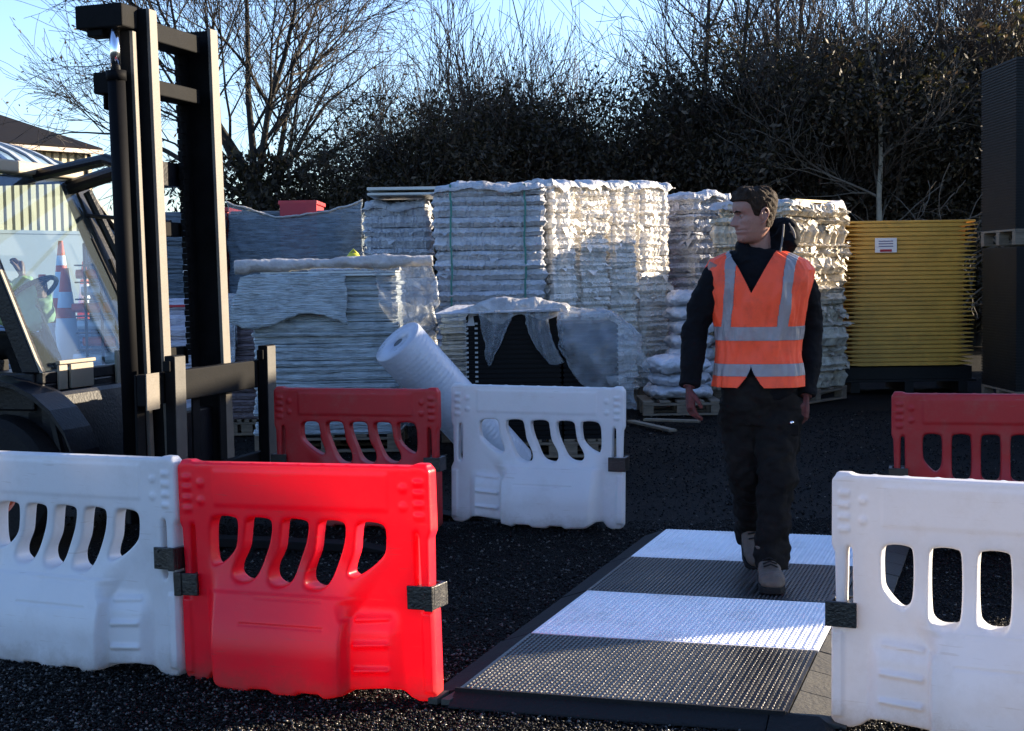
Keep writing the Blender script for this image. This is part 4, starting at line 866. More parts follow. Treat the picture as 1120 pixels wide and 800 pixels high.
    q = lambda y, z: (xb + (xt - xb)*((z - zb)/(zt - zb)) + .06, y, z)
    for (p0, p1, r_) in (((.93, 1.90), (1.22, 1.50), .022), ((1.22, 1.50), (1.20, 1.32), .018), ((.93, 1.90), (1.02, 1.32), .030), ((1.02, 1.32), (1.2, 1.32), .015)):
        a.tube([q(*p0), q(*p1)], r_, 8)
    a.build('mirror_arm', dark_m, t)
    a = MB(); a.tube([(xt, .9, 1.93), (-.55, .75, 2.02), (-.25, .5, 1.98)], .045, 12); a.tube([(xt, .55, 1.98), (-.5, .4, 2.04), (-.22, .3, 1.96)], .035, 12); a.tube([(xt + .1, .9, 1.76), (-.25, .65, 1.70)], .012, 8); a.box(-.36, -.22, .25, .80, 1.90, 2.03)
    a.build('tilt_linkage', dark_m, t, smooth=False)
    a = MB(); a.tube([(-1.02, -.02, 1.99), (-.995, -.03, 1.99)], .07, 24); a.build('work_lamp', mat('lamp_ring', (.6, .6, .62), .3), t, bevel=.004)
    # steering wheel + seat
    a = MB(); cx_, cy_, cz_ = -1.02, .42, 1.30; th = [2*math.pi*k/28 for k in range(29)]
    Mx = Matrix.Translation((cx_, cy_, cz_)) @ Matrix.Rotation(math.radians(-35), 4, 'Y')
    a.tube([Mx @ Vector((.17*math.cos(x), .17*math.sin(x), 0)) for x in th], .014, 8); a.tube([Mx @ Vector((0, 0, 0)), (-.80, .42, .8)], .03, 10)
    for x in (0, 2.1, 4.2): a.tube([Mx @ Vector((0, 0, 0)), Mx @ Vector((.17*math.cos(x), .17*math.sin(x), 0))], .010, 6)
    a.build('steering_wheel', rubber_m, t)
    a = MB(); a.box(-1.85, -1.35, .12, .72, .80, .95); a.hexa([(-1.98, .12, .9), (-1.85, .12, .9), (-1.85, .72, .9), (-1.98, .72, .9)], [(-2.08, .14, 1.62), (-1.98, .14, 1.62), (-1.98, .70, 1.62), (-2.08, .70, 1.62)]); a.build('seat', rubber_m, t, bevel=.04)
    return t
forklift()

# ------------------------------------------------------------------ traffic cones behind the cab
cone_o = mat('cone_orange', (.75, .10, .03), .5, .08); cone_w = mat('cone_white', (.75, .76, .8), .5, .05)
def cone_proto(loc, label, group='traffic cones behind the forklift'):
    t = thing('traffic_cone', label, 'cone', loc, 0, group)
    def ringp(r, z, n=28): return [(r*math.cos(2*math.pi*k/n), r*math.sin(2*math.pi*k/n), z) for k in range(n)]
    R = lambda z: .145 - .118*z/1.0
    for (z0, z1, m, nm) in ((.04, .30, cone_o, 'body'), (.30, .62, cone_w, 'white_sleeve'), (.62, .70, cone_o, 'body'), (.70, .82, cone_w, 'white_sleeve'), (.82, 1.0, cone_o, 'tip')):
        mb = MB(); e = .002 if m is cone_w else 0; mb.loft([ringp(R(z0) + e, z0), ringp(R(z1) + e, z1)]); mb.build(nm, m, t, smooth=False)
    mb = MB(); mb.box(-.22, .22, -.22, .22, 0, .04); mb.build('base', rubber_m, t, bevel=.012)
    return t
mb = layered(2.6, 1.1, .0, .86, 14, .01, 91); o = mb.build('wrapped_block', mat('blue_white_film', (.20, .26, .36), .4, .1, 3, .4, 14, stretch=(1, 1, 4)))
pc = at(62, 300, 19); o.location = (pc.x - .1, 19.2, 0); tag(o, 'low pale blue wrapped block under the traffic cones', 'stack')
cp = cone_proto((at(66, 300, 18.9).x, 18.95, .865), 'tallest looking traffic cone seen through the windscreen')
dup(cp, (at(46, 300, 17.4).x, 17.4, .0), 0, 'traffic cone nearest the left, behind the glass', 1.45)
dup(cp, (at(71, 300, 17.8).x, 17.8, .0), .3, 'traffic cone overlapping the tallest looking one behind the glass', 1.52)
dup(cp, (at(92, 300, 19.3).x, 19.3, .865), .3, 'traffic cone farthest right, next to the orange rack', .75)
rk = thing('storage_rack', 'dark rack of orange and white lengths seen through the windscreen', 'rack', (at(106, 300, 15.5).x, 15.5, 0), 0)
for i in range(8):
    z = .25 + i*.17
    mb = MB(); mb.tube([(-.16 - .05*(i % 3), 0, z), (.20, .05, z)], [.045, .06], 10); mb.build('length', cone_o if i % 2 else cone_w, rk)
mb = MB()
for x in (-.1, 0.06, .2): mb.box(x - .012, x + .012, -.09, -.065, 0, 1.75)
for i in range(9): mb.box(-.2, .25, -.1, .1, .16 + i*.17, .175 + i*.17)
mb.build('frame', dark_m, rk)

# ------------------------------------------------------------------ people
skin_m = mat('skin', (.25, .125, .095), .5, .10, 14, .2, 90, transl=.05, tcol=(.8, .15, .08))
hand_m = skin_m
hair_m = mat('hair', (.020, .011, .006), .8, .4, 60, .8, 140, stretch=(1, 1, .5), spec=.2)
navy_m = mat('black_jacket', (.0035, .004, .0055), .9, .3, 8, .35, 30, spec=.12)
trou_m = mat('work_trousers', (.0065, .0060, .0060), .9, .35, 7, .7, 22, spec=.12, dirt=(.022, .02, .016), dirt_amt=.5, dirt_s=6)
vest_m = mat('orange_hi_vis', (1.0, .105, .035), .6, .04, 6, .35, 16, transl=.25, tcol=(1, .16, .03), dirt=(.30, .05, .03), dirt_amt=.45, dirt_s=9)
refl_m = mat('reflective_strip', (.20, .195, .21), .4, .1, 20, .3, 60)
boot_m = mat('tan_boot', (.085, .063, .048), .75, .3, 12, .5, 50, dirt=(.08, .07, .06), dirt_amt=.7, dirt_s=9)
def head_mesh(mb, M):
    tab = [(-.120,.052,.000,.022),(-.114,.072,.010,.036),(-.104,.082,.028,.046),(-.092,.083,.042,.053),(-.080,.081,.052,.058),(-.070,.087,.058,.061),(-.062,.086,.064,.063),(-.058,.082,.066,.064),(-.053,.088,.069,.065),(-.044,.086,.074,.067),
           (-.034,.084,.079,.069),(-.020,.084,.086,.071),(-.006,.083,.092,.072),(.006,.081,.097,.073),(.016,.084,.100,.074),(.026,.091,.103,.0755),(.036,.094,.105,.077),(.05,.094,.106,.078),(.066,.090,.105,.077),(.082,.082,.099,.073),(.096,.068,.087,.064),(.107,.051,.069,.051),(.115,.030,.045,.033),(.119,.008,.015,.012)]
    z = np.array([r[0] for r in tab]); hs = np.linspace(-.120, .119, 76)
    f, b, wd = (np.interp(hs, z, [r[k] for r in tab]) for k in (1, 2, 3)); n = 72; rings = []
    G = lambda a, c, s: math.exp(-((a - c)/s)**2)
    for h, F, B, W in zip(hs, f, b, wd):
        ring = []
        for k in range(n):
            th = 2*math.pi*k/n; s, c = math.sin(th), math.cos(th)
            x = math.copysign(abs(s)**.88, s)*W; y = -math.copysign(abs(c)**.92, c)*(F if c > 0 else B)
            if c > 0:
                # nose
                t = (h + .036)/.058
                if -.18 < t < 1.05:
                    pr = .030*max(0, 1 - t)**.9 + .006 if t > 0 else .036*(1 + t/.18)
                    y -= pr * G(x, 0, .010 + .007*max(0, 1 - abs(t)*1.6))
                y += .011*(G(x, .031, .015) + G(x, -.031, .015))*G(h, .004, .010)
                y -= .005*G(abs(x), .030, .018)*G(h, .024, .006)
                y -= .004*G(x, 0, .022)*(G(h, -.053, .005) + G(h, -.067, .006))
                y += .004*G(x, 0, .026)*G(h, -.0595, .0022)
                y -= .003*G(abs(x), .045, .015)*G(h, -.018, .014)
            ring.append(M @ Vector((x, y, h)))
        rings.append(ring)
    mb.loft(rings)
    for sx in (-1, 1):
        c = Vector((sx*.031, -.069, .004)); mb.ball(c, .0115, 12, 8, M)
        # ear: rim arc + inner plate + lobe
        pts = [(.070, -.006, -.026), (.078, -.004, -.014), (.083, -.010, .004), (.089, -.006, .022), (.090, .008, .032), (.088, .020, .026), (.086, .025, .008), (.082, .018, -.012), (.076, .006, -.030), (.070, -.004, -.034)]
        mb.tube([M @ Vector((sx*a, b_ + .008, c_)) for a, b_, c_ in crom(pts, 3, False)], .0046, 7)
        mb.ball((sx*.076, .014, .002), (.006, .016, .026), 12, 8, M)
def hair_mesh(M, seed=3, top=.010):
    tab_z = [-.02, .0, .02, .04, .06, .08, .10, .115, .125]
    mb = MB(); n = 80; rings = []
    zz = np.array([-.120,-.1,-.08,-.06,-.04,-.02,0,.02,.036,.05,.066,.082,.096,.107,.115,.119]); 
    F = np.interp; B_ = [.0,.03,.052,.065,.076,.086,.095,.101,.105,.106,.105,.099,.087,.069,.045,.015]; W_ = [.022,.048,.058,.064,.068,.071,.0728,.0748,.077,.078,.077,.073,.064,.051,.033,.012]; Fr = [.05,.082,.081,.084,.085,.084,.082,.088,.094,.094,.090,.082,.068,.051,.030,.008]
    R = 40
    for i in range(R):
        ring = []
        for k in range(n):
            th = 2*math.pi*k/n; s, c = math.sin(th), math.cos(th)   # c>0 = front
            lo = (.066 if c > .62 else (.050 if c > .35 else (-.004 if c > .05 else (.010 if c > -.25 else -.055))))
            # soften steps
            lo = np.interp(c, [-1, -.35, -.22, -.02, .05, .30, .45, .62, 1], [-.062, -.058, .015, .022, -.006, .000, .050, .064, .070])
            h = lo + (.1185 - lo)*(i/(R - 1))**.8
            e = .0035 + (top*.85)*max(0, (h - .045)/.075)**.8 + .002*math.sin(th*19 + h*200)
            if i == 0: e = -.004
            e += (.004 + .010*max(0, (h - .06)/.06)) * mnoise.noise(Vector((s*5, c*5, h*55 + seed)))
            if c > .4 and h > .07: e += .006
            W = np.interp(h, zz, W_); B = np.interp(h, zz, B_); Ff = np.interp(h, zz, Fr)
            x = math.copysign(abs(s)**.88, s)*(W + e); y = -math.copysign(abs(c)**.92, c)*((Ff if c > 0 else B) + e)
            ring.append(M @ Vector((x, y, h + e*(.9 if h > .09 else .3))))
        rings.append(ring)
    mb.loft(rings, False, True)
    return mb
def hand(mb, wrist, fdir, palm_n, thumb_side, size=1.0, curl=.5):
    """wrist point, direction of the fingers, palm normal, thumb side vector"""
    f = Vector(fdir).normalized(); p = Vector(palm_n); p = (p - f*p.dot(f)).normalized(); s = Vector(thumb_side); s = (s - f*s.dot(f) - p*s.dot(p)).normalized(); W = Vector(wrist)
    mb.tube([W - f*.03, W, W + f*.03*size, W + f*.06*size, W + f*.092*size], [.026, .026, .033, .038, .034], 12, .55 if True else 1)
    # palm block oriented: widen along s
    mb.loft([[W + f*a*size + s*(math.cos(t)*wd) + p*(math.sin(t)*.013) for t in [2*math.pi*k/14 for k in range(14)]] for a, wd in ((.0, .024), (.03, .034), (.065, .040), (.092, .038), (.098, .030))])
    for k, (off, L, r) in enumerate(((.029, .068, .0088), (.010, .078, .0092), (-.010, .072, .0088), (-.028, .056, .0078))):
        b = W + f*.085*size + s*off; d = f.copy(); pts = [b - f*.03, b]; ang = 0; q = b.copy()
        for j, fr in enumerate((.45, .30, .25)):
            ang += curl*(.55, .8, .6)[j]*(1 + .12*k); d = f*math.cos(ang) + p*math.sin(ang); q = q + d*L*fr*size; pts.append(q.copy())
        mb.tube(pts, [r*1.05, r*1.05, r, r*.92, r*.72], 9)
    b = W + f*.025*size + s*.028; mb.tube([b - s*.012, b + s*.014 + f*.02 + p*.006, b + s*.026 + f*.046 + p*.016, b + s*.022 + f*.070 + p*.030], [.014, .012, .0102, .0078], 9)

def walking_man():
    t = thing('person', 'man walking on the striped mats in orange hi-vis vest and black jacket, looking left', 'person', (1.063, 6.6, .05), 0)
    O = Vector((0, 0, -.05))
    V = lambda x, y, z: Vector((x, y, z)) + O
    HC = V(-.022, -.015, 1.612); HM = Matrix.Translation(HC) @ Matrix.Rotation(math.radians(-76), 4, 'Z') @ Matrix.Rotation(math.radians(3), 4, 'X') @ Matrix.Diagonal((1.0, 1.0, .95, 1))
    shR, shL = V(-.175, .0, 1.405), V(.19, .02, 1.385)
    elR, elL = V(-.285, .03, 1.115), V(.245, .07, 1.10)
    wrR, wrL = V(-.322, -.05, .885), V(.205, -.03, .835)
    hipR, hipL = V(-.085, .01, .83), V(.085, .0, .83)
    knR, knL = V(-.052, .06, .49), V(.060, -.09, .49)
    anR, anL = V(.015, .40, .20), V(.030, -.13, .13)
    b = MB(); head_mesh(b, HM)
    b.tube([V(.01, .03, 1.38), V(.005, .02, 1.46), V(-.005, .012, 1.53), V(-.012, .01, 1.575)], [.075, .060, .058, .058], 18)
    b.loft([[V(cx + math.cos(a)*wx, cy + math.sin(a)*dy, z) for a in [2*math.pi*k/20 for k in range(20)]] for z, wx, dy, cx, cy in ((.80, .15, .10, 0, 0), (.95, .15, .10, 0, 0), (1.1, .14, .095, 0, 0), (1.3, .17, .10, 0, 0), (1.4, .15, .085, 0, .01), (1.45, .07, .06, 0, .02))])
    for a, c, d in ((shR, elR, wrR), (shL, elL, wrL)): b.tube([a, (a+c)/2, c, (c+d)/2, d], [.05, .048, .04, .037, .027], 14)
    for a, c, d in ((hipR, knR, anR), (hipL, knL, anL)): b.tube([a, (a+c)/2, c, (c+d)/2, d], [.085, .075, .055, .05, .038], 14)
    hand(b, wrR, (.06, -.18, -1), (.9, .3, 0), (.1, -1, 0), 1.0, .55)
    hand(b, wrL, (-.12, -.12, -1), (-.8, .5, 0), (-.3, -1, 0), 1.0, .75)
    b.tube([anR, V(.012, .33, .10)], [.035, .035], 10); b.tube([anL, V(.02, -.20, .09)], [.038, .035], 10)
    bo = b.build('body', skin_m, t, remesh=.0032, sm=1)
    bo.data.materials.append(mat('red_work_gloves', (.075, .014, .013), .8, .4, 30, .4, 90, dirt=(.02, .015, .015), dirt_amt=.8, dirt_s=25))
    npz = len(bo.data.polygons); cc = np.empty(npz*3); bo.data.polygons.foreach_get('center', cc); cc = cc.reshape(-1, 3)
    bo.data.polygons.foreach_set('material_index', ((np.abs(cc[:, 0]) > .13) & (cc[:, 2] < .88)).astype(np.int32))
    h = hair_mesh(HM); h.build('hair', hair_m, t, smooth=True)
    eb = MB()
    for sx in (-1, 1): eb.tube([HM @ Vector((sx*.014, -.097, .020)), HM @ Vector((sx*.03, -.096, .026)), HM @ Vector((sx*.047, -.083, .021))], [.003, .0042, .002], 6)
    eb.build('eyebrows', hair_m, t)
    eb = MB()
    for sx in (-1, 1): eb.ball((sx*.031, -.0775, .004), (.0052, .004, .005), 10, 8, HM)
    eb.build('eyes', mat('iris', (.03, .03, .035), .2), t)
    # ---- jacket
    TAB = [(.83,.168,.118),(.90,.176,.122),(.97,.178,.122),(1.05,.178,.120),(1.15,.188,.124),(1.25,.202,.130),(1.33,.222,.130),(1.385,.228,.120),(1.425,.200,.104),(1.455,.130,.085),(1.475,.080,.072)]
    tz = [r[0] for r in TAB]; YAW = Matrix.Rotation(math.radians(-13), 4, 'Z')
    def tor(z, th, off=0.0):
        W = np.interp(z, tz, [r[1] for r in TAB]) + off; D = np.interp(z, tz, [r[2] for r in TAB]) + off
        s, c = math.sin(th), math.cos(th); x = math.copysign(abs(s)**.82, s)*W; y = -math.copysign(abs(c)**.82, c)*D
        if c < 0: y *= 1.05
        if off and c > 0: y -= .010*math.exp(-((z - 1.28)/.1)**2)   # chest
        p = YAW @ Vector((x, y, 0)); lean_ = .006 + .01*(z - 1.1); tiltz = -.03*x*(1 if z > 1.3 else 0)*((z-1.3)/.15 if z > 1.3 else 0)
        return V(p.x + lean_ - .005, p.y + .01, z + tiltz)
    j = MB(); j.loft([[tor(z, 2*math.pi*k/40) for k in range(40)] for z in np.linspace(.835, 1.475, 40)])
    for a, c, d, o1 in ((shR, elR, wrR, -1), (shL, elL, wrL, 1)):
        pth = crom([a + Vector((-o1*.05, 0, -.045)), a + Vector((o1*.008, 0, -.04)), (a*.5 + c*.5) + Vector((o1*.010, .0, 0)), c, (c + d)/2, d + (c - d)*.04], 5, False)
        rr = np.interp(np.linspace(0, 1, len(pth)), [0, .2, .4, .6, .8, 1], [.035, .056, .064, .060, .055, .043]); j.tube(pth, list(rr), 20)
        j.tube([d + (c - d)*.10, d + (c - d)*.02], [.047, .046], 16)
    # collar and hood
    j.tube(crom([V(-.070, -.075, 1.41), V(-.075, -.02, 1.475), V(-.045, .065, 1.50), V(.03, .095, 1.515), V(.095, .045, 1.50), V(.09, -.03, 1.465), V(.03, -.085, 1.40)], 5, False), [.026]*6 + [.032]*6 + [.036]*7 + [.034]*6 + [.028]*6, 12)
    j.tube(crom([V(-.02, .12, 1.49), V(.06, .125, 1.54), V(.125, .08, 1.560), V(.145, .02, 1.530), V(.125, -.03, 1.475)], 6, False), [.034]*6 + [.050]*6 + [.052]*6 + [.045]*6 + [.03], 14)
    j.ball(V(.085, .05, 1.475), (.085, .075, .055)); j.ball(V(.125, .02, 1.50), (.055, .06, .07))
    j.build('jacket', navy_m, t, remesh=.0055, sm=3, disp=(.010, 9, 1.6))
    # hood edge lining (lighter seam)
    a = MB(); a.tube(crom([V(.062, -.066, 1.415), V(.082, -.078, 1.455), V(.098, -.055, 1.515), V(.108, -.030, 1.575)], 5, False), .0045, 8); a.tube(crom([V(.128, -.045, 1.58), V(.150, -.045, 1.54), V(.158, -.038, 1.50)], 5, False), [.003]*3 + [.006]*5 + [.007]*3, 8); a.build('hood_lining', mat('grey_lining', (.13, .12, .11), .8), t, smooth=True)
    # ---- vest on the same parametric surface
    nth, nz = 420, 300; z0, z1 = .885, 1.466
    def xof(th, z): return math.copysign(abs(math.sin(th))**.82, math.sin(th))*np.interp(z, tz, [r[1] for r in TAB]) + .022
    def vp(i, k, off):
        th = 2*math.pi*k/nth; z = z0 + (z1 - z0)*i/nz
        if math.cos(th) > 0 and (z > 1.287 or z < .984):      # snap to the cut edges so they run clean
            th = (th + math.pi) % (2*math.pi) - math.pi; xc = xof(th, z)
            tgt = (z - 1.285)*.52 if z > 1.2 else .052*((.985 - z)/.10)**1.6
            if abs(abs(xc) - tgt) < .0042:
                g_ = math.copysign(tgt, xc)
                for _ in range(4):
                    d_ = (xof(th + 1e-4, z) - xof(th, z))/1e-4
                    if abs(d_) > 1e-3: th += max(-.02, min(.02, (g_ - xof(th, z))/d_))
        wr = .012*mnoise.noise(Vector((math.sin(th)*3.2, math.cos(th)*3.2, z*6))) + .007*mnoise.noise(Vector((math.sin(th)*9, math.cos(th)*9, z*13)))
        fl = .016*max(0, (1.02 - z)/.13)
        return tor(z, th, off + wr + fl)
    TH0 = -.10   # centre line of the opening in angle
    def cls(i, k):
        th = (2*math.pi*(k + .5)/nth + math.pi) % (2*math.pi) - math.pi; z = z0 + (z1 - z0)*(i + .5)/nz; c = math.cos(th)
        x = math.copysign(abs(math.sin(th))**.82, math.sin(th))*np.interp(z, tz, [r[1] for r in TAB]); xc = x + .022
        if c > 0:
            if z > 1.285 and abs(xc) < (z - 1.285)*.52: return None
            if z < .985 and abs(xc) < .052*((.985 - z)/.10)**1.6: return None
            if z < .900 and xc < -.02 and abs(xc + .10) > .085 : pass
        else:
            if z > 1.44 and abs(x) < .07: return None
        # side shoulders cut (arm hole)
        if 1.085 < z < 1.142 or .933 < z < .985: return 1
        s_ = -.135 - (.03*(1.20 - z)) if x < 0 else .0
        if z > 1.13:
            cx_ = (-.128 + .075*(z - 1.13)) if x < 0 else (.100 + .12*(z - 1.13))
            if abs(x - cx_) < .021: return 1
        return 0
    for which, off, nm, m in ((0, .016, 'hi_vis_vest', vest_m), (1, .0175, 'reflective_strips', refl_m)):
        idx = {}; Vv = []; Fv = []
        for i in range(nz):
            for k in range(nth):
                if cls(i, k) == which:
                    q = []
                    for (a, b_) in ((i, k), (i, (k+1) % nth), (i+1, (k+1) % nth), (i+1, k)):
                        if (a, b_) not in idx: idx[(a, b_)] = len(Vv); Vv.append(tuple(vp(a, b_, off)))
                        q.append(idx[(a, b_)])
                    Fv.append(q)
        o = link(nm, np_mesh(nm, Vv, Fv, True), m, t); sd = o.modifiers.new('thick', 'SOLIDIFY'); sd.thickness = .003; sd.offset = -1
        if which == 0: vest = o
        else: o.parent = vest
    # ---- trousers
    q = MB(); q.loft([[V(.0 + math.cos(an)*wx, .005 + math.sin(an)*dy, z) for an in [2*math.pi*k/28 for k in range(28)]] for z, wx, dy in ((.72, .155, .112), (.80, .172, .122), (.88, .172, .12), (.93, .165, .112))])
    for hp, kn, an_, rr in ((hipR, knR, anR, (.105, .098, .082, .074, .070, .074)), (hipL, knL, anL, (.108, .100, .084, .078, .074, .080))):
        pth = crom([hp + Vector((0, 0, .0)), hp*.5 + kn*.5, kn, kn*.5 + an_*.5, an_ + Vector((0, 0, -.02))], 6, False)
        q.tube(pth, list(np.interp(np.linspace(0, 1, len(pth)), [0, .22, .48, .65, .85, 1], rr)), 22)
    q.box(.150, .175, -.08, .06, .555, .70)
    q.build('trousers', trou_m, t, remesh=.006, sm=3, disp=(.020, 7, 1.5))
    a = MB(); a.ball(V(.125, -.115, .735), (.010, .006, .008)); a.build('pocket_stud', chrome_m, t, smooth=True)
    a = MB(); a.box(.06, .155, -.125, -.112, .68 - .05, .725 - .05); o = a.build('pocket_flap', trou_m, t, bevel=.004)
    # ---- boots
    def boot(pos, yaw, pitch):
        mb = MB(); M_ = Matrix.Translation(pos) @ Matrix.Rotation(yaw, 4, 'Z') @ Matrix.Rotation(pitch, 4, 'X')
        # local: toe towards -y, ankle at origin height .10
        prof = [(.085, .034, .02, .105), (.06, .042, .018, .12), (.0, .045, .018, .118), (-.05, .048, .018, .105), (-.10, .054, .018, .088), (-.15, .057, .018, .078), (-.185, .050, .02, .068), (-.205, .030, .024, .050)]
        mb.loft([[M_ @ Vector((wx*math.copysign(abs(math.cos(an))**.7, math.cos(an)), y, (z1+z0)/2 + (z1-z0)/2*math.copysign(abs(math.sin(an))**.8, math.sin(an)))) for an in [2*math.pi*k/20 for k in range(20)]] for y, wx, z0, z1 in prof])
        mb.tube([M_ @ Vector((0, .03, .09)), M_ @ Vector((0, .035, .16))], [.052, .055], 16)
        o = mb.build('boot', boot_m, t, remesh=.005, sm=2, disp=(.006, 14))
        lc = MB()
        for q_, (yy, zz) in enumerate(((-.045, .118), (-.07, .108), (-.095, .100))): lc.tube([M_ @ Vector((-.030, yy, zz - .008)), M_ @ Vector((0, yy - .006, zz + .004)), M_ @ Vector((.030, yy, zz - .008))], .0035, 6)
        lc.build('laces', rubber_m, o, smooth=True)
        s_ = MB(); pts = [(.095, .030), (.07, .042), (0, .044), (-.06, .048), (-.13, .058), (-.18, .054), (-.212, .030)]
        loop = [(w_, y) for y, w_ in pts] + [(-w_, y) for y, w_ in pts[::-1]]
        s_.loft([[M_ @ Vector((x, y, z)) for x, y in loop] for z in (.0, .026)]); s_.build('sole', rubber_m, o, bevel=.003)
    boot(V(.012, -.150, .052), math.radians(-4), 0)
    boot(V(.012, .385, .150), math.radians(4), math.radians(33))
walking_man()
for o_ in COL.objects:
    if o_.type == 'EMPTY' and o_.get('category') == 'person': o_.scale = (.955, 1, 1)

def operator():
    t = thing('person', 'driver in a yellow-green hi-vis jacket seated inside the forklift cab', 'person', (0, 0, 0), 0)
    FM = Matrix.Translation((-1.85, 8.0, 0)) @ Matrix.Rotation(math.atan2(-.27, .96), 4, 'Z')
    W = lambda x, y, z: FM @ Vector((x + .22, y, z))
    base = W(-1.6, .42, .95); t.location = base; V = lambda x, y, z: W(x, y, z) - base
    hv = mat('yellow_green_hi_vis', (.34, .42, .22), .6, .08, 8, .3, 20, transl=.2)
    fwd = (FM.to_3x3() @ Vector((1, 0, 0)))
    b = MB(); HM = Matrix.Translation(V(-1.62, .42, 1.72)) @ Matrix.Rotation(math.atan2(-.27, .96) + math.pi/2, 4, 'Z'); head_mesh(b, HM)
    b.tube([V(-1.66, .42, 1.45), V(-1.64, .42, 1.62)], [.065, .058], 14)
    b.loft([[V(cx + math.cos(a)*.10, .42 + math.sin(a)*wy, z) for a in [2*math.pi*k/20 for k in range(20)]] for z, wy, cx in ((.95, .15, -1.7), (1.2, .15, -1.7), (1.4, .17, -1.67), (1.5, .08, -1.66))])
    sh1, sh2 = V(-1.65, .24, 1.42), V(-1.65, .60, 1.42); el1, el2 = V(-1.12, .22, 1.12), V(-1.30, .66, 1.18); w1, w2 = V(-1.27, .40, 1.40), V(-1.25, .56, 1.30)
    for a, c, d in ((sh1, el1, w1), (sh2, el2, w2)): b.tube([a, c, d], [.045, .04, .027], 12)
    for s_ in (.30, .54): b.tube([V(-1.65, s_, 1.0), V(-1.25, s_, 1.02), V(-1.12, s_, .62)], [.08, .06, .045], 12)
    hand(b, w1, (w1 - el1) + Vector((0, 0, .1)), -fwd, (0, 0, 1), 1.0, .9); hand(b, w2, (w2 - el2), Vector((0, 0, -1)), -fwd, 1.0, .9)
    b.build('body', skin_m, t, remesh=.005, sm=1)
    hair_mesh(HM).build('hair', hair_m, t, smooth=True)
    j = MB(); j.loft([[V(cx + math.cos(a)*.125, .42 + math.sin(a)*wy, z) for a in [2*math.pi*k/24 for k in range(24)]] for z, wy, cx in ((.93, .18, -1.7), (1.2, .185, -1.7), (1.38, .20, -1.67), (1.46, .15, -1.66), (1.50, .08, -1.66))])
    for a, c, d in ((sh1, el1, w1), (sh2, el2, w2)): j.tube(crom([a, (a + c)/2, c, (c + d)/2, c*.08 + d*.92], 4, False), .060, 16)
    j.build('hi_vis_jacket', hv, t, remesh=.008, sm=3, disp=(.014, 9))
    q = MB()
    for s_ in (.30, .54): q.tube([V(-1.70, s_, 1.0), V(-1.25, s_, 1.02), V(-1.12, s_, .62)], [.10, .08, .07], 14)
    q.build('trousers', trou_m, t, remesh=.01, sm=2)
operator()

# ------------------------------------------------------------------ trees
bark_m = mat('bark', (.020, .017, .014), .85, .4, 6, .6, 40)
pale_bark = mat('pale_bark', (.22, .19, .14), .8, .4, 6, .5, 40)
twig_m = mat('twigs', (.062, .043, .029), .8, .4, 3, 0)
leaf_m = mat('ivy_leaf', (.026, .019, .011), .55, .6, 1.4, 0, transl=.15, tcol=(.08, .08, .02), spec=.28)
leaf_b = mat('brown_leaf', (.075, .055, .032), .6, .6, 1.6, 0, transl=.25, tcol=(.16, .10, .04))
def grow(segs, tips, p, d, L, r, lvl, R, up=.12, wig=.16, nch=(3, 5), split=.55, minr=.004, ang=(.35, .85), maxl=5):
    n = 4 if lvl < 3 else 3; q = Vector(p); dd = Vector(d).normalized(); pts = [(q.copy(), r)]
    r1 = r * (.45 if lvl else .60)
    for i in range(n):
        dd = (dd + Vector((R.gauss(0, wig), R.gauss(0, wig), R.gauss(0, wig) + up))).normalized(); q = q + dd*(L/n); pts.append((q.copy(), r + (r1 - r)*(i+1)/n))
    segs.append((pts, lvl)); 
    if lvl >= maxl or r1 < minr: tips.append(q.copy()); return
    k = R.randint(*nch)
    for c in range(k):
        t = R.uniform(split - .3, 1.0) if c else 1.0; i = min(n - 1, int(t*n)); f = t*n - i; a, ra = pts[i]; b, rb = pts[i+1]; pos = a.lerp(b, min(1, f))
        ax = dd.cross(Vector((R.gauss(0, 1), R.gauss(0, 1), R.gauss(0, 1)))).normalized(); an = R.uniform(*ang) * (1 if c else .4)
        nd = (Matrix.Rotation(an, 3, ax) @ dd); grow(segs, tips, pos, nd, L*R.uniform(.58, .82), (ra + (rb-ra)*f)*R.uniform(.5, .72) if c else r1*.95, lvl + 1, R, up, wig*1.1, nch, split, minr, ang, maxl)
def seg_mesh(segs, name, lo=0, hi=99, minr=0.003):
    V = []; Fq = []
    for pts, lvl in segs:
        if not lo <= lvl <= hi: continue
        s = 8 if lvl == 0 else (6 if lvl == 1 else (4 if lvl < 4 else 3)); o = len(V)
        for i, (p, r) in enumerate(pts):
            d = (pts[min(i+1, len(pts)-1)][0] - pts[max(0, i-1)][0]).normalized(); a = d.orthogonal().normalized(); b = d.cross(a); r = max(r, minr)
            for k in range(s): an = 2*math.pi*k/s; V.append(tuple(p + a*(math.cos(an)*r) + b*(math.sin(an)*r)))
        for i in range(len(pts) - 1):
            for k in range(s): Fq.append((o + i*s + k, o + i*s + (k+1) % s, o + (i+1)*s + (k+1) % s, o + (i+1)*s + k))
    return np_mesh(name, V, Fq, True)
def leaf_cloud(C, size, seed, name='foliage', aspect=1.5):
    r = np.random.default_rng(seed); C = np.asarray(C); n = len(C)
    a = r.normal(size=(n, 3)); a /= np.linalg.norm(a, axis=1)[:, None]; b = r.normal(size=(n, 3)); b -= (b*a).sum(1)[:, None]*a; b /= np.linalg.norm(b, axis=1)[:, None]
    s = size * r.uniform(.5, 1.3, n)[:, None]; a = a*s; b = b*s*aspect
    V = np.stack([C - b, C + a*.6 - b*.1, C + b, C - a*.6 - b*.1], 1).reshape(-1, 3)
    return np_mesh(name, V, np.arange(n*4).reshape(-1, 4))
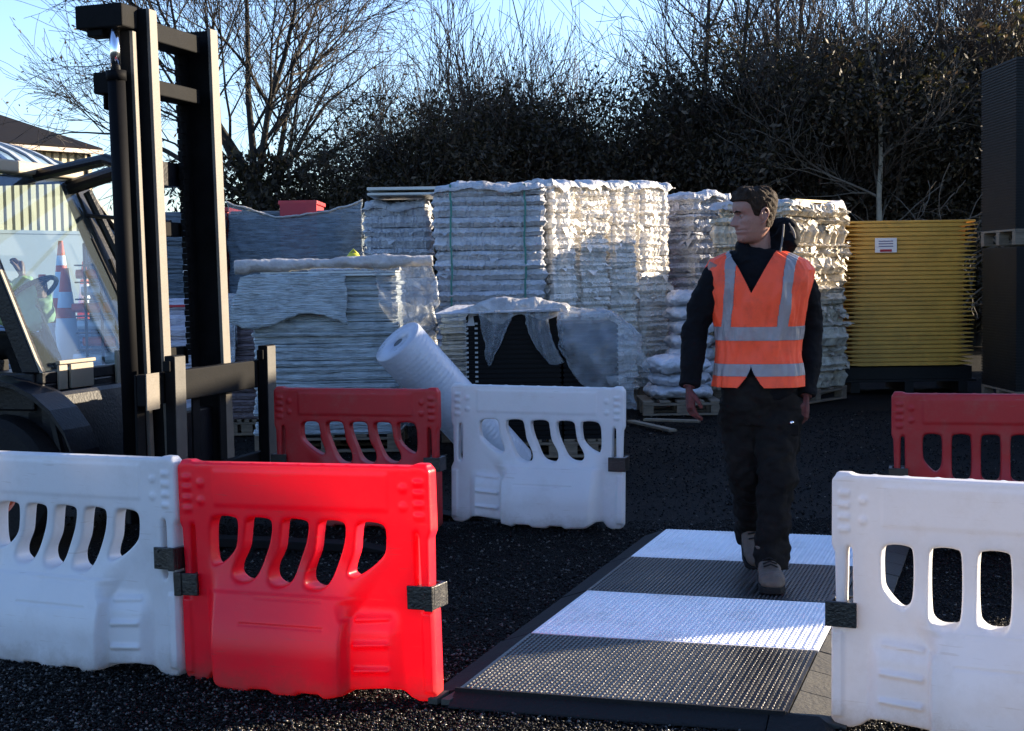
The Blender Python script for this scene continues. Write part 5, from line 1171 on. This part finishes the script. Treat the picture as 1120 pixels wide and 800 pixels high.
def big_tree():
    R = random.Random(12); p = at(282, 300, 28.0)
    t = thing('bare_tree', 'large bare spreading tree with ivy round its trunk, right of the mast', 'tree', (p.x, p.y, 0)); t.scale = (.86, .9, 1)
    segs = []; tips = []
    trunk = [(Vector((0, 0, 0)), .36), (Vector((.04, 0, 1.2)), .30), (Vector((.02, .05, 2.4)), .28), (Vector((.0, 0, 3.1)), .27)]; segs.append((trunk, 0))
    limbs = [((-.75, .1, .9), 3.0, .10), ((-.35, -.3, 1.2), 3.4, .10), ((.02, .2, 1.5), 3.8, .12), ((.35, -.2, 1.3), 3.6, .11), ((.8, .1, 1.1), 2.5, .08), ((.95, .3, .45), 1.7, .06), ((-1.0, -.2, .45), 3.0, .10), ((.6, .6, 1.1), 3, .11), ((-.5, .6, 1.1), 3.2, .11)]
    for (d, L, r) in limbs: grow(segs, tips, (R.uniform(-.08, .08), 0, R.uniform(2.5, 3.0)), d, L, r*.8, 1, R, .05, .13, (5, 6), .5, .0028, (.3, .85), 6)
    link('trunk', seg_mesh(segs, 'trunk', 0, 1), bark_m, t); link('crown', seg_mesh(segs, 'crown', 2, 9, .0048), mat('big_tree_twigs', (.026, .021, .017), .8, .4, 3, 0), t)
    r = np.random.default_rng(4)
    C = np.stack([r.normal(.0, 1.0, 9000), r.normal(0, .6, 9000), r.uniform(.4, 3.6, 9000)], 1); C = C[np.abs(C[:, 0]) < 1.9]
    link('ivy', leaf_cloud(C, .055, 5), leaf_m, t)
    tp = np.array([tuple(x) for x in tips]); tp = tp[r.random(len(tp)) < .25]
    link('last_leaves', leaf_cloud(tp + r.normal(0, .06, tp.shape), .035, 6), leaf_b, t)
big_tree()
def shrub_proto(seed, H, Wd, nleaf, loc, label, twigtop=True, group='dense hedgerow trees behind the stacks'):
    R = random.Random(seed); r = np.random.default_rng(seed); segs = []; tips = []
    for k in range(7):
        a = R.uniform(0, 6.28); rad = R.uniform(0, .5); d = (math.cos(a)*R.uniform(.1, .5), math.sin(a)*.3, 1.3); segs_len = H*R.uniform(.38, .50)
        grow(segs, tips, (math.cos(a)*rad, math.sin(a)*rad*.6, 0), d, segs_len, R.uniform(.05, .09), 1, R, .10, .13, (4, 5), .45, .003, (.2, .65), 5)
    t = thing('hedge_tree', label, 'tree', loc, 0, group)
    link('trunk', seg_mesh(segs, 'trunk', 0, 2, .008), bark_m, t); link('twigs', seg_mesh(segs, 'twigs', 3, 9, .0052), twig_m, t)
    # clumps of leaves
    nc = 150; cl = np.stack([r.normal(0, Wd*.36, nc), r.normal(0, .5, nc), r.uniform(.1, 1, nc)], 1)
    hmax = H*.66*(1 - .25*(np.abs(cl[:, 0])/Wd)**1.5) ; cl[:, 2] = cl[:, 2]**.85 * hmax
    tp = np.array([tuple(x) for x in tips]); tp = tp[tp[:, 2] < H*.74]; cl = np.concatenate([cl, tp[r.choice(len(tp), min(90, len(tp)), replace=False)]])
    k = r.integers(0, len(cl), nleaf); sg = r.uniform(.16, .42, len(cl))[k][:, None]
    C = cl[k] + r.normal(size=(nleaf, 3))*sg*np.array([1, .8, .75]); C = C[C[:, 2] > .02]
    C = C[r.random(len(C)) < np.clip((H*.86 - C[:, 2])/(H*.35), .12, 1)]
    link('foliage', leaf_cloud(C, .034, seed), leaf_m, t)
    m = r.random(len(C)) < .10; link('dry_leaves', leaf_cloud(C[m] + r.normal(0, .1, (m.sum(), 3)), .04, seed + 1), leaf_b, t)
    return t
HL = 'dense dark hedgerow tree in the solid line behind the stacks'
pr = [shrub_proto(101, 6.1, 3.0, 62000, (at(560, 300, 27).x, 27, 0), HL), shrub_proto(202, 6.5, 3.4, 68000, (at(840, 300, 27).x, 27.3, 0), HL)]
R = random.Random(3)
pr[0]['label'] = 'dark hedge tree rising straight behind the green strapped white stack'; pr[1]['label'] = 'dark hedge tree rising straight behind the head of the walking man'
HLS = ['low dark hedge tree at the left end of the hedge, next to the bare tree', 'dark hedge tree behind the flat board topped white stack', 'dark hedge tree behind the middle of the sunlit white row', 'dark lower hedge tree behind the right end of the sunlit white row', 'dark hedge tree behind the narrow white stack with the green tie',
       'dark hedge tree behind the ragged cream stack', 'dark hedge tree behind the left half of the yellow boards', 'dark hedge tree behind the right end of the yellow boards', 'dark hedge tree behind the black board stacks at the right edge']
for i, (u, Y, s, k) in enumerate([(420, 27.5, .74, 0), (480, 27, .86, 1), (640, 27.4, .84, 0), (712, 27.2, .62, 1), (775, 27.8, .92, 0), (905, 27.2, 1.08, 1), (985, 27, 1.06, 0), (1060, 27.5, 1.10, 1), (1135, 27, 1.08, 0),
                                (350, 29.8, .62, 1), (450, 30, .80, 0), (530, 30, .88, 1), (600, 30, .84, 0), (675, 30, .70, 1), (735, 30, .64, 0), (815, 30, .98, 1), (880, 30, 1.05, 0), (950, 30, 1.1, 1), (1020, 30, 1.1, 0), (1090, 30, 1.1, 1), (1160, 30, 1.1, 0), (560, 32, .8, 1), (700, 32, .62, 0), (900, 32, 1.0, 1), (1040, 32, 1.0, 0), (805, 32, .8, 1)]):
    dup(pr[k], (at(u, 300, Y).x, Y, 0), R.uniform(-.4, .4) + (math.pi if i % 3 == 0 else 0), HLS[i] if i < 9 else 'dark hedge tree in the rear rows, seen only through gaps in the front row', (s*1.0, s, s))
# bare twiggy tree rising over the hedge on the right, copies
def bare_tree(seed, loc, H, label, m1, m2, r0=.07, leanx=0, nstem=1, minr=.006):
    R = random.Random(seed); segs = []; tips = []
    for k in range(nstem):
        pts = [(Vector((k*.15, 0, 0)), r0)]; q = pts[0][0].copy(); n = 10
        for i in range(n): q = q + Vector((R.gauss(leanx + (k*.06), .05), R.gauss(0, .04), H/n)); pts.append((q.copy(), r0*(1 - .8*(i+1)/n)))
        segs.append((pts, 0))
        for i in range(3, n + 1):
            for c in range(R.randint(1, 3)):
                a = R.uniform(0, 6.28); grow(segs, tips, pts[i][0], (math.cos(a), math.sin(a)*.6, R.uniform(.6, 1.4)), H*R.uniform(.12, .24), pts[i][1]*.55 + .004, 2, R, .08, .16, (3, 4), .4, .002, (.3, .8), 5)
    t = thing('bare_tree', label, 'tree', loc); link('trunk', seg_mesh(segs, 'trunk', 0, 0), m1, t); link('crown', seg_mesh(segs, 'crown', 1, 9, minr), m2, t); return t
bare_tree(31, (at(965, 300, 25.3).x, 25.3, 0), 6.4, 'slender pale barked tree rising in front of the hedge, right of the man', pale_bark, mat('pale_twigs', (.10, .08, .06), .8, .4, 3, 0), .065, -.004)
for i, (u, H, sd) in enumerate([(770, 8.0, 41), (855, 8.4, 42), (1030, 8.0, 43), (1100, 8.2, 44)]):
    bare_tree(sd, (at(u, 300, 27.5).x, 27.5, 0), H, ['bare twiggy tree standing out of the hedge above the narrow white stack', 'bare twiggy tree standing out of the hedge above the man', 'bare twiggy tree standing out of the hedge above the yellow boards', 'bare twiggy tree at the far right above the black boards'][i], bark_m, twig_m, .08, R.uniform(-.05, .03), 2)
# arching bramble stems
def bramble(u, label, sd):
    R = random.Random(sd); segs = []; tips = []
    for k in range(9):
        x = R.uniform(-.5, .5); pts = []; q = Vector((x, 0, .2)); d = Vector((R.uniform(-.5, .5), -.1, 1)).normalized()
        for i in range(12): pts.append((q.copy(), .011*(1 - i/16))); d = (d + Vector((R.gauss(.03, .16), R.gauss(0, .08), -.09))).normalized(); q = q + d*.27
        segs.append((pts, 2))
        for i in (4, 6, 8): grow(segs, tips, pts[i][0], (R.uniform(-1, 1), -.2, R.uniform(-.2, 1)), .4, .006, 4, R, 0, .25, (2, 3), .4, .002, (.3, .9), 5)
    p = at(u, 300, 25.0); t = link('bramble', seg_mesh(segs, 'bramble', 0, 9, .008), mat('pale_twigs', (.2, .2, .2))); t.location = (p.x, 25.0, 0); tag(t, label, 'bramble', 'arching bramble stems before the hedge')
bramble(1035, 'pale arching bramble stems over the right end of the yellow boards', 1); bramble(1000, 'pale arching bramble stems directly above the white label of the yellow boards', 2)

# unseen stacks added beyond the frame, sized to shade the middle of the yard
i = 0
for (x, y, z1) in ((7.9, 9.25, 3.05), (7.9, 11.05, 3.15), (7.9, 12.85, 3.1), (8.0, 14.65, 2.9), (8.0, 16.45, 2.35), (8.2, 18.3, 2.3), (8.4, 20.2, 2.5)):
    black_stack('unseen black board stack added beyond the right edge to shade the yard', (x, y), 1.3, 1.75, 0, z1); i += 1
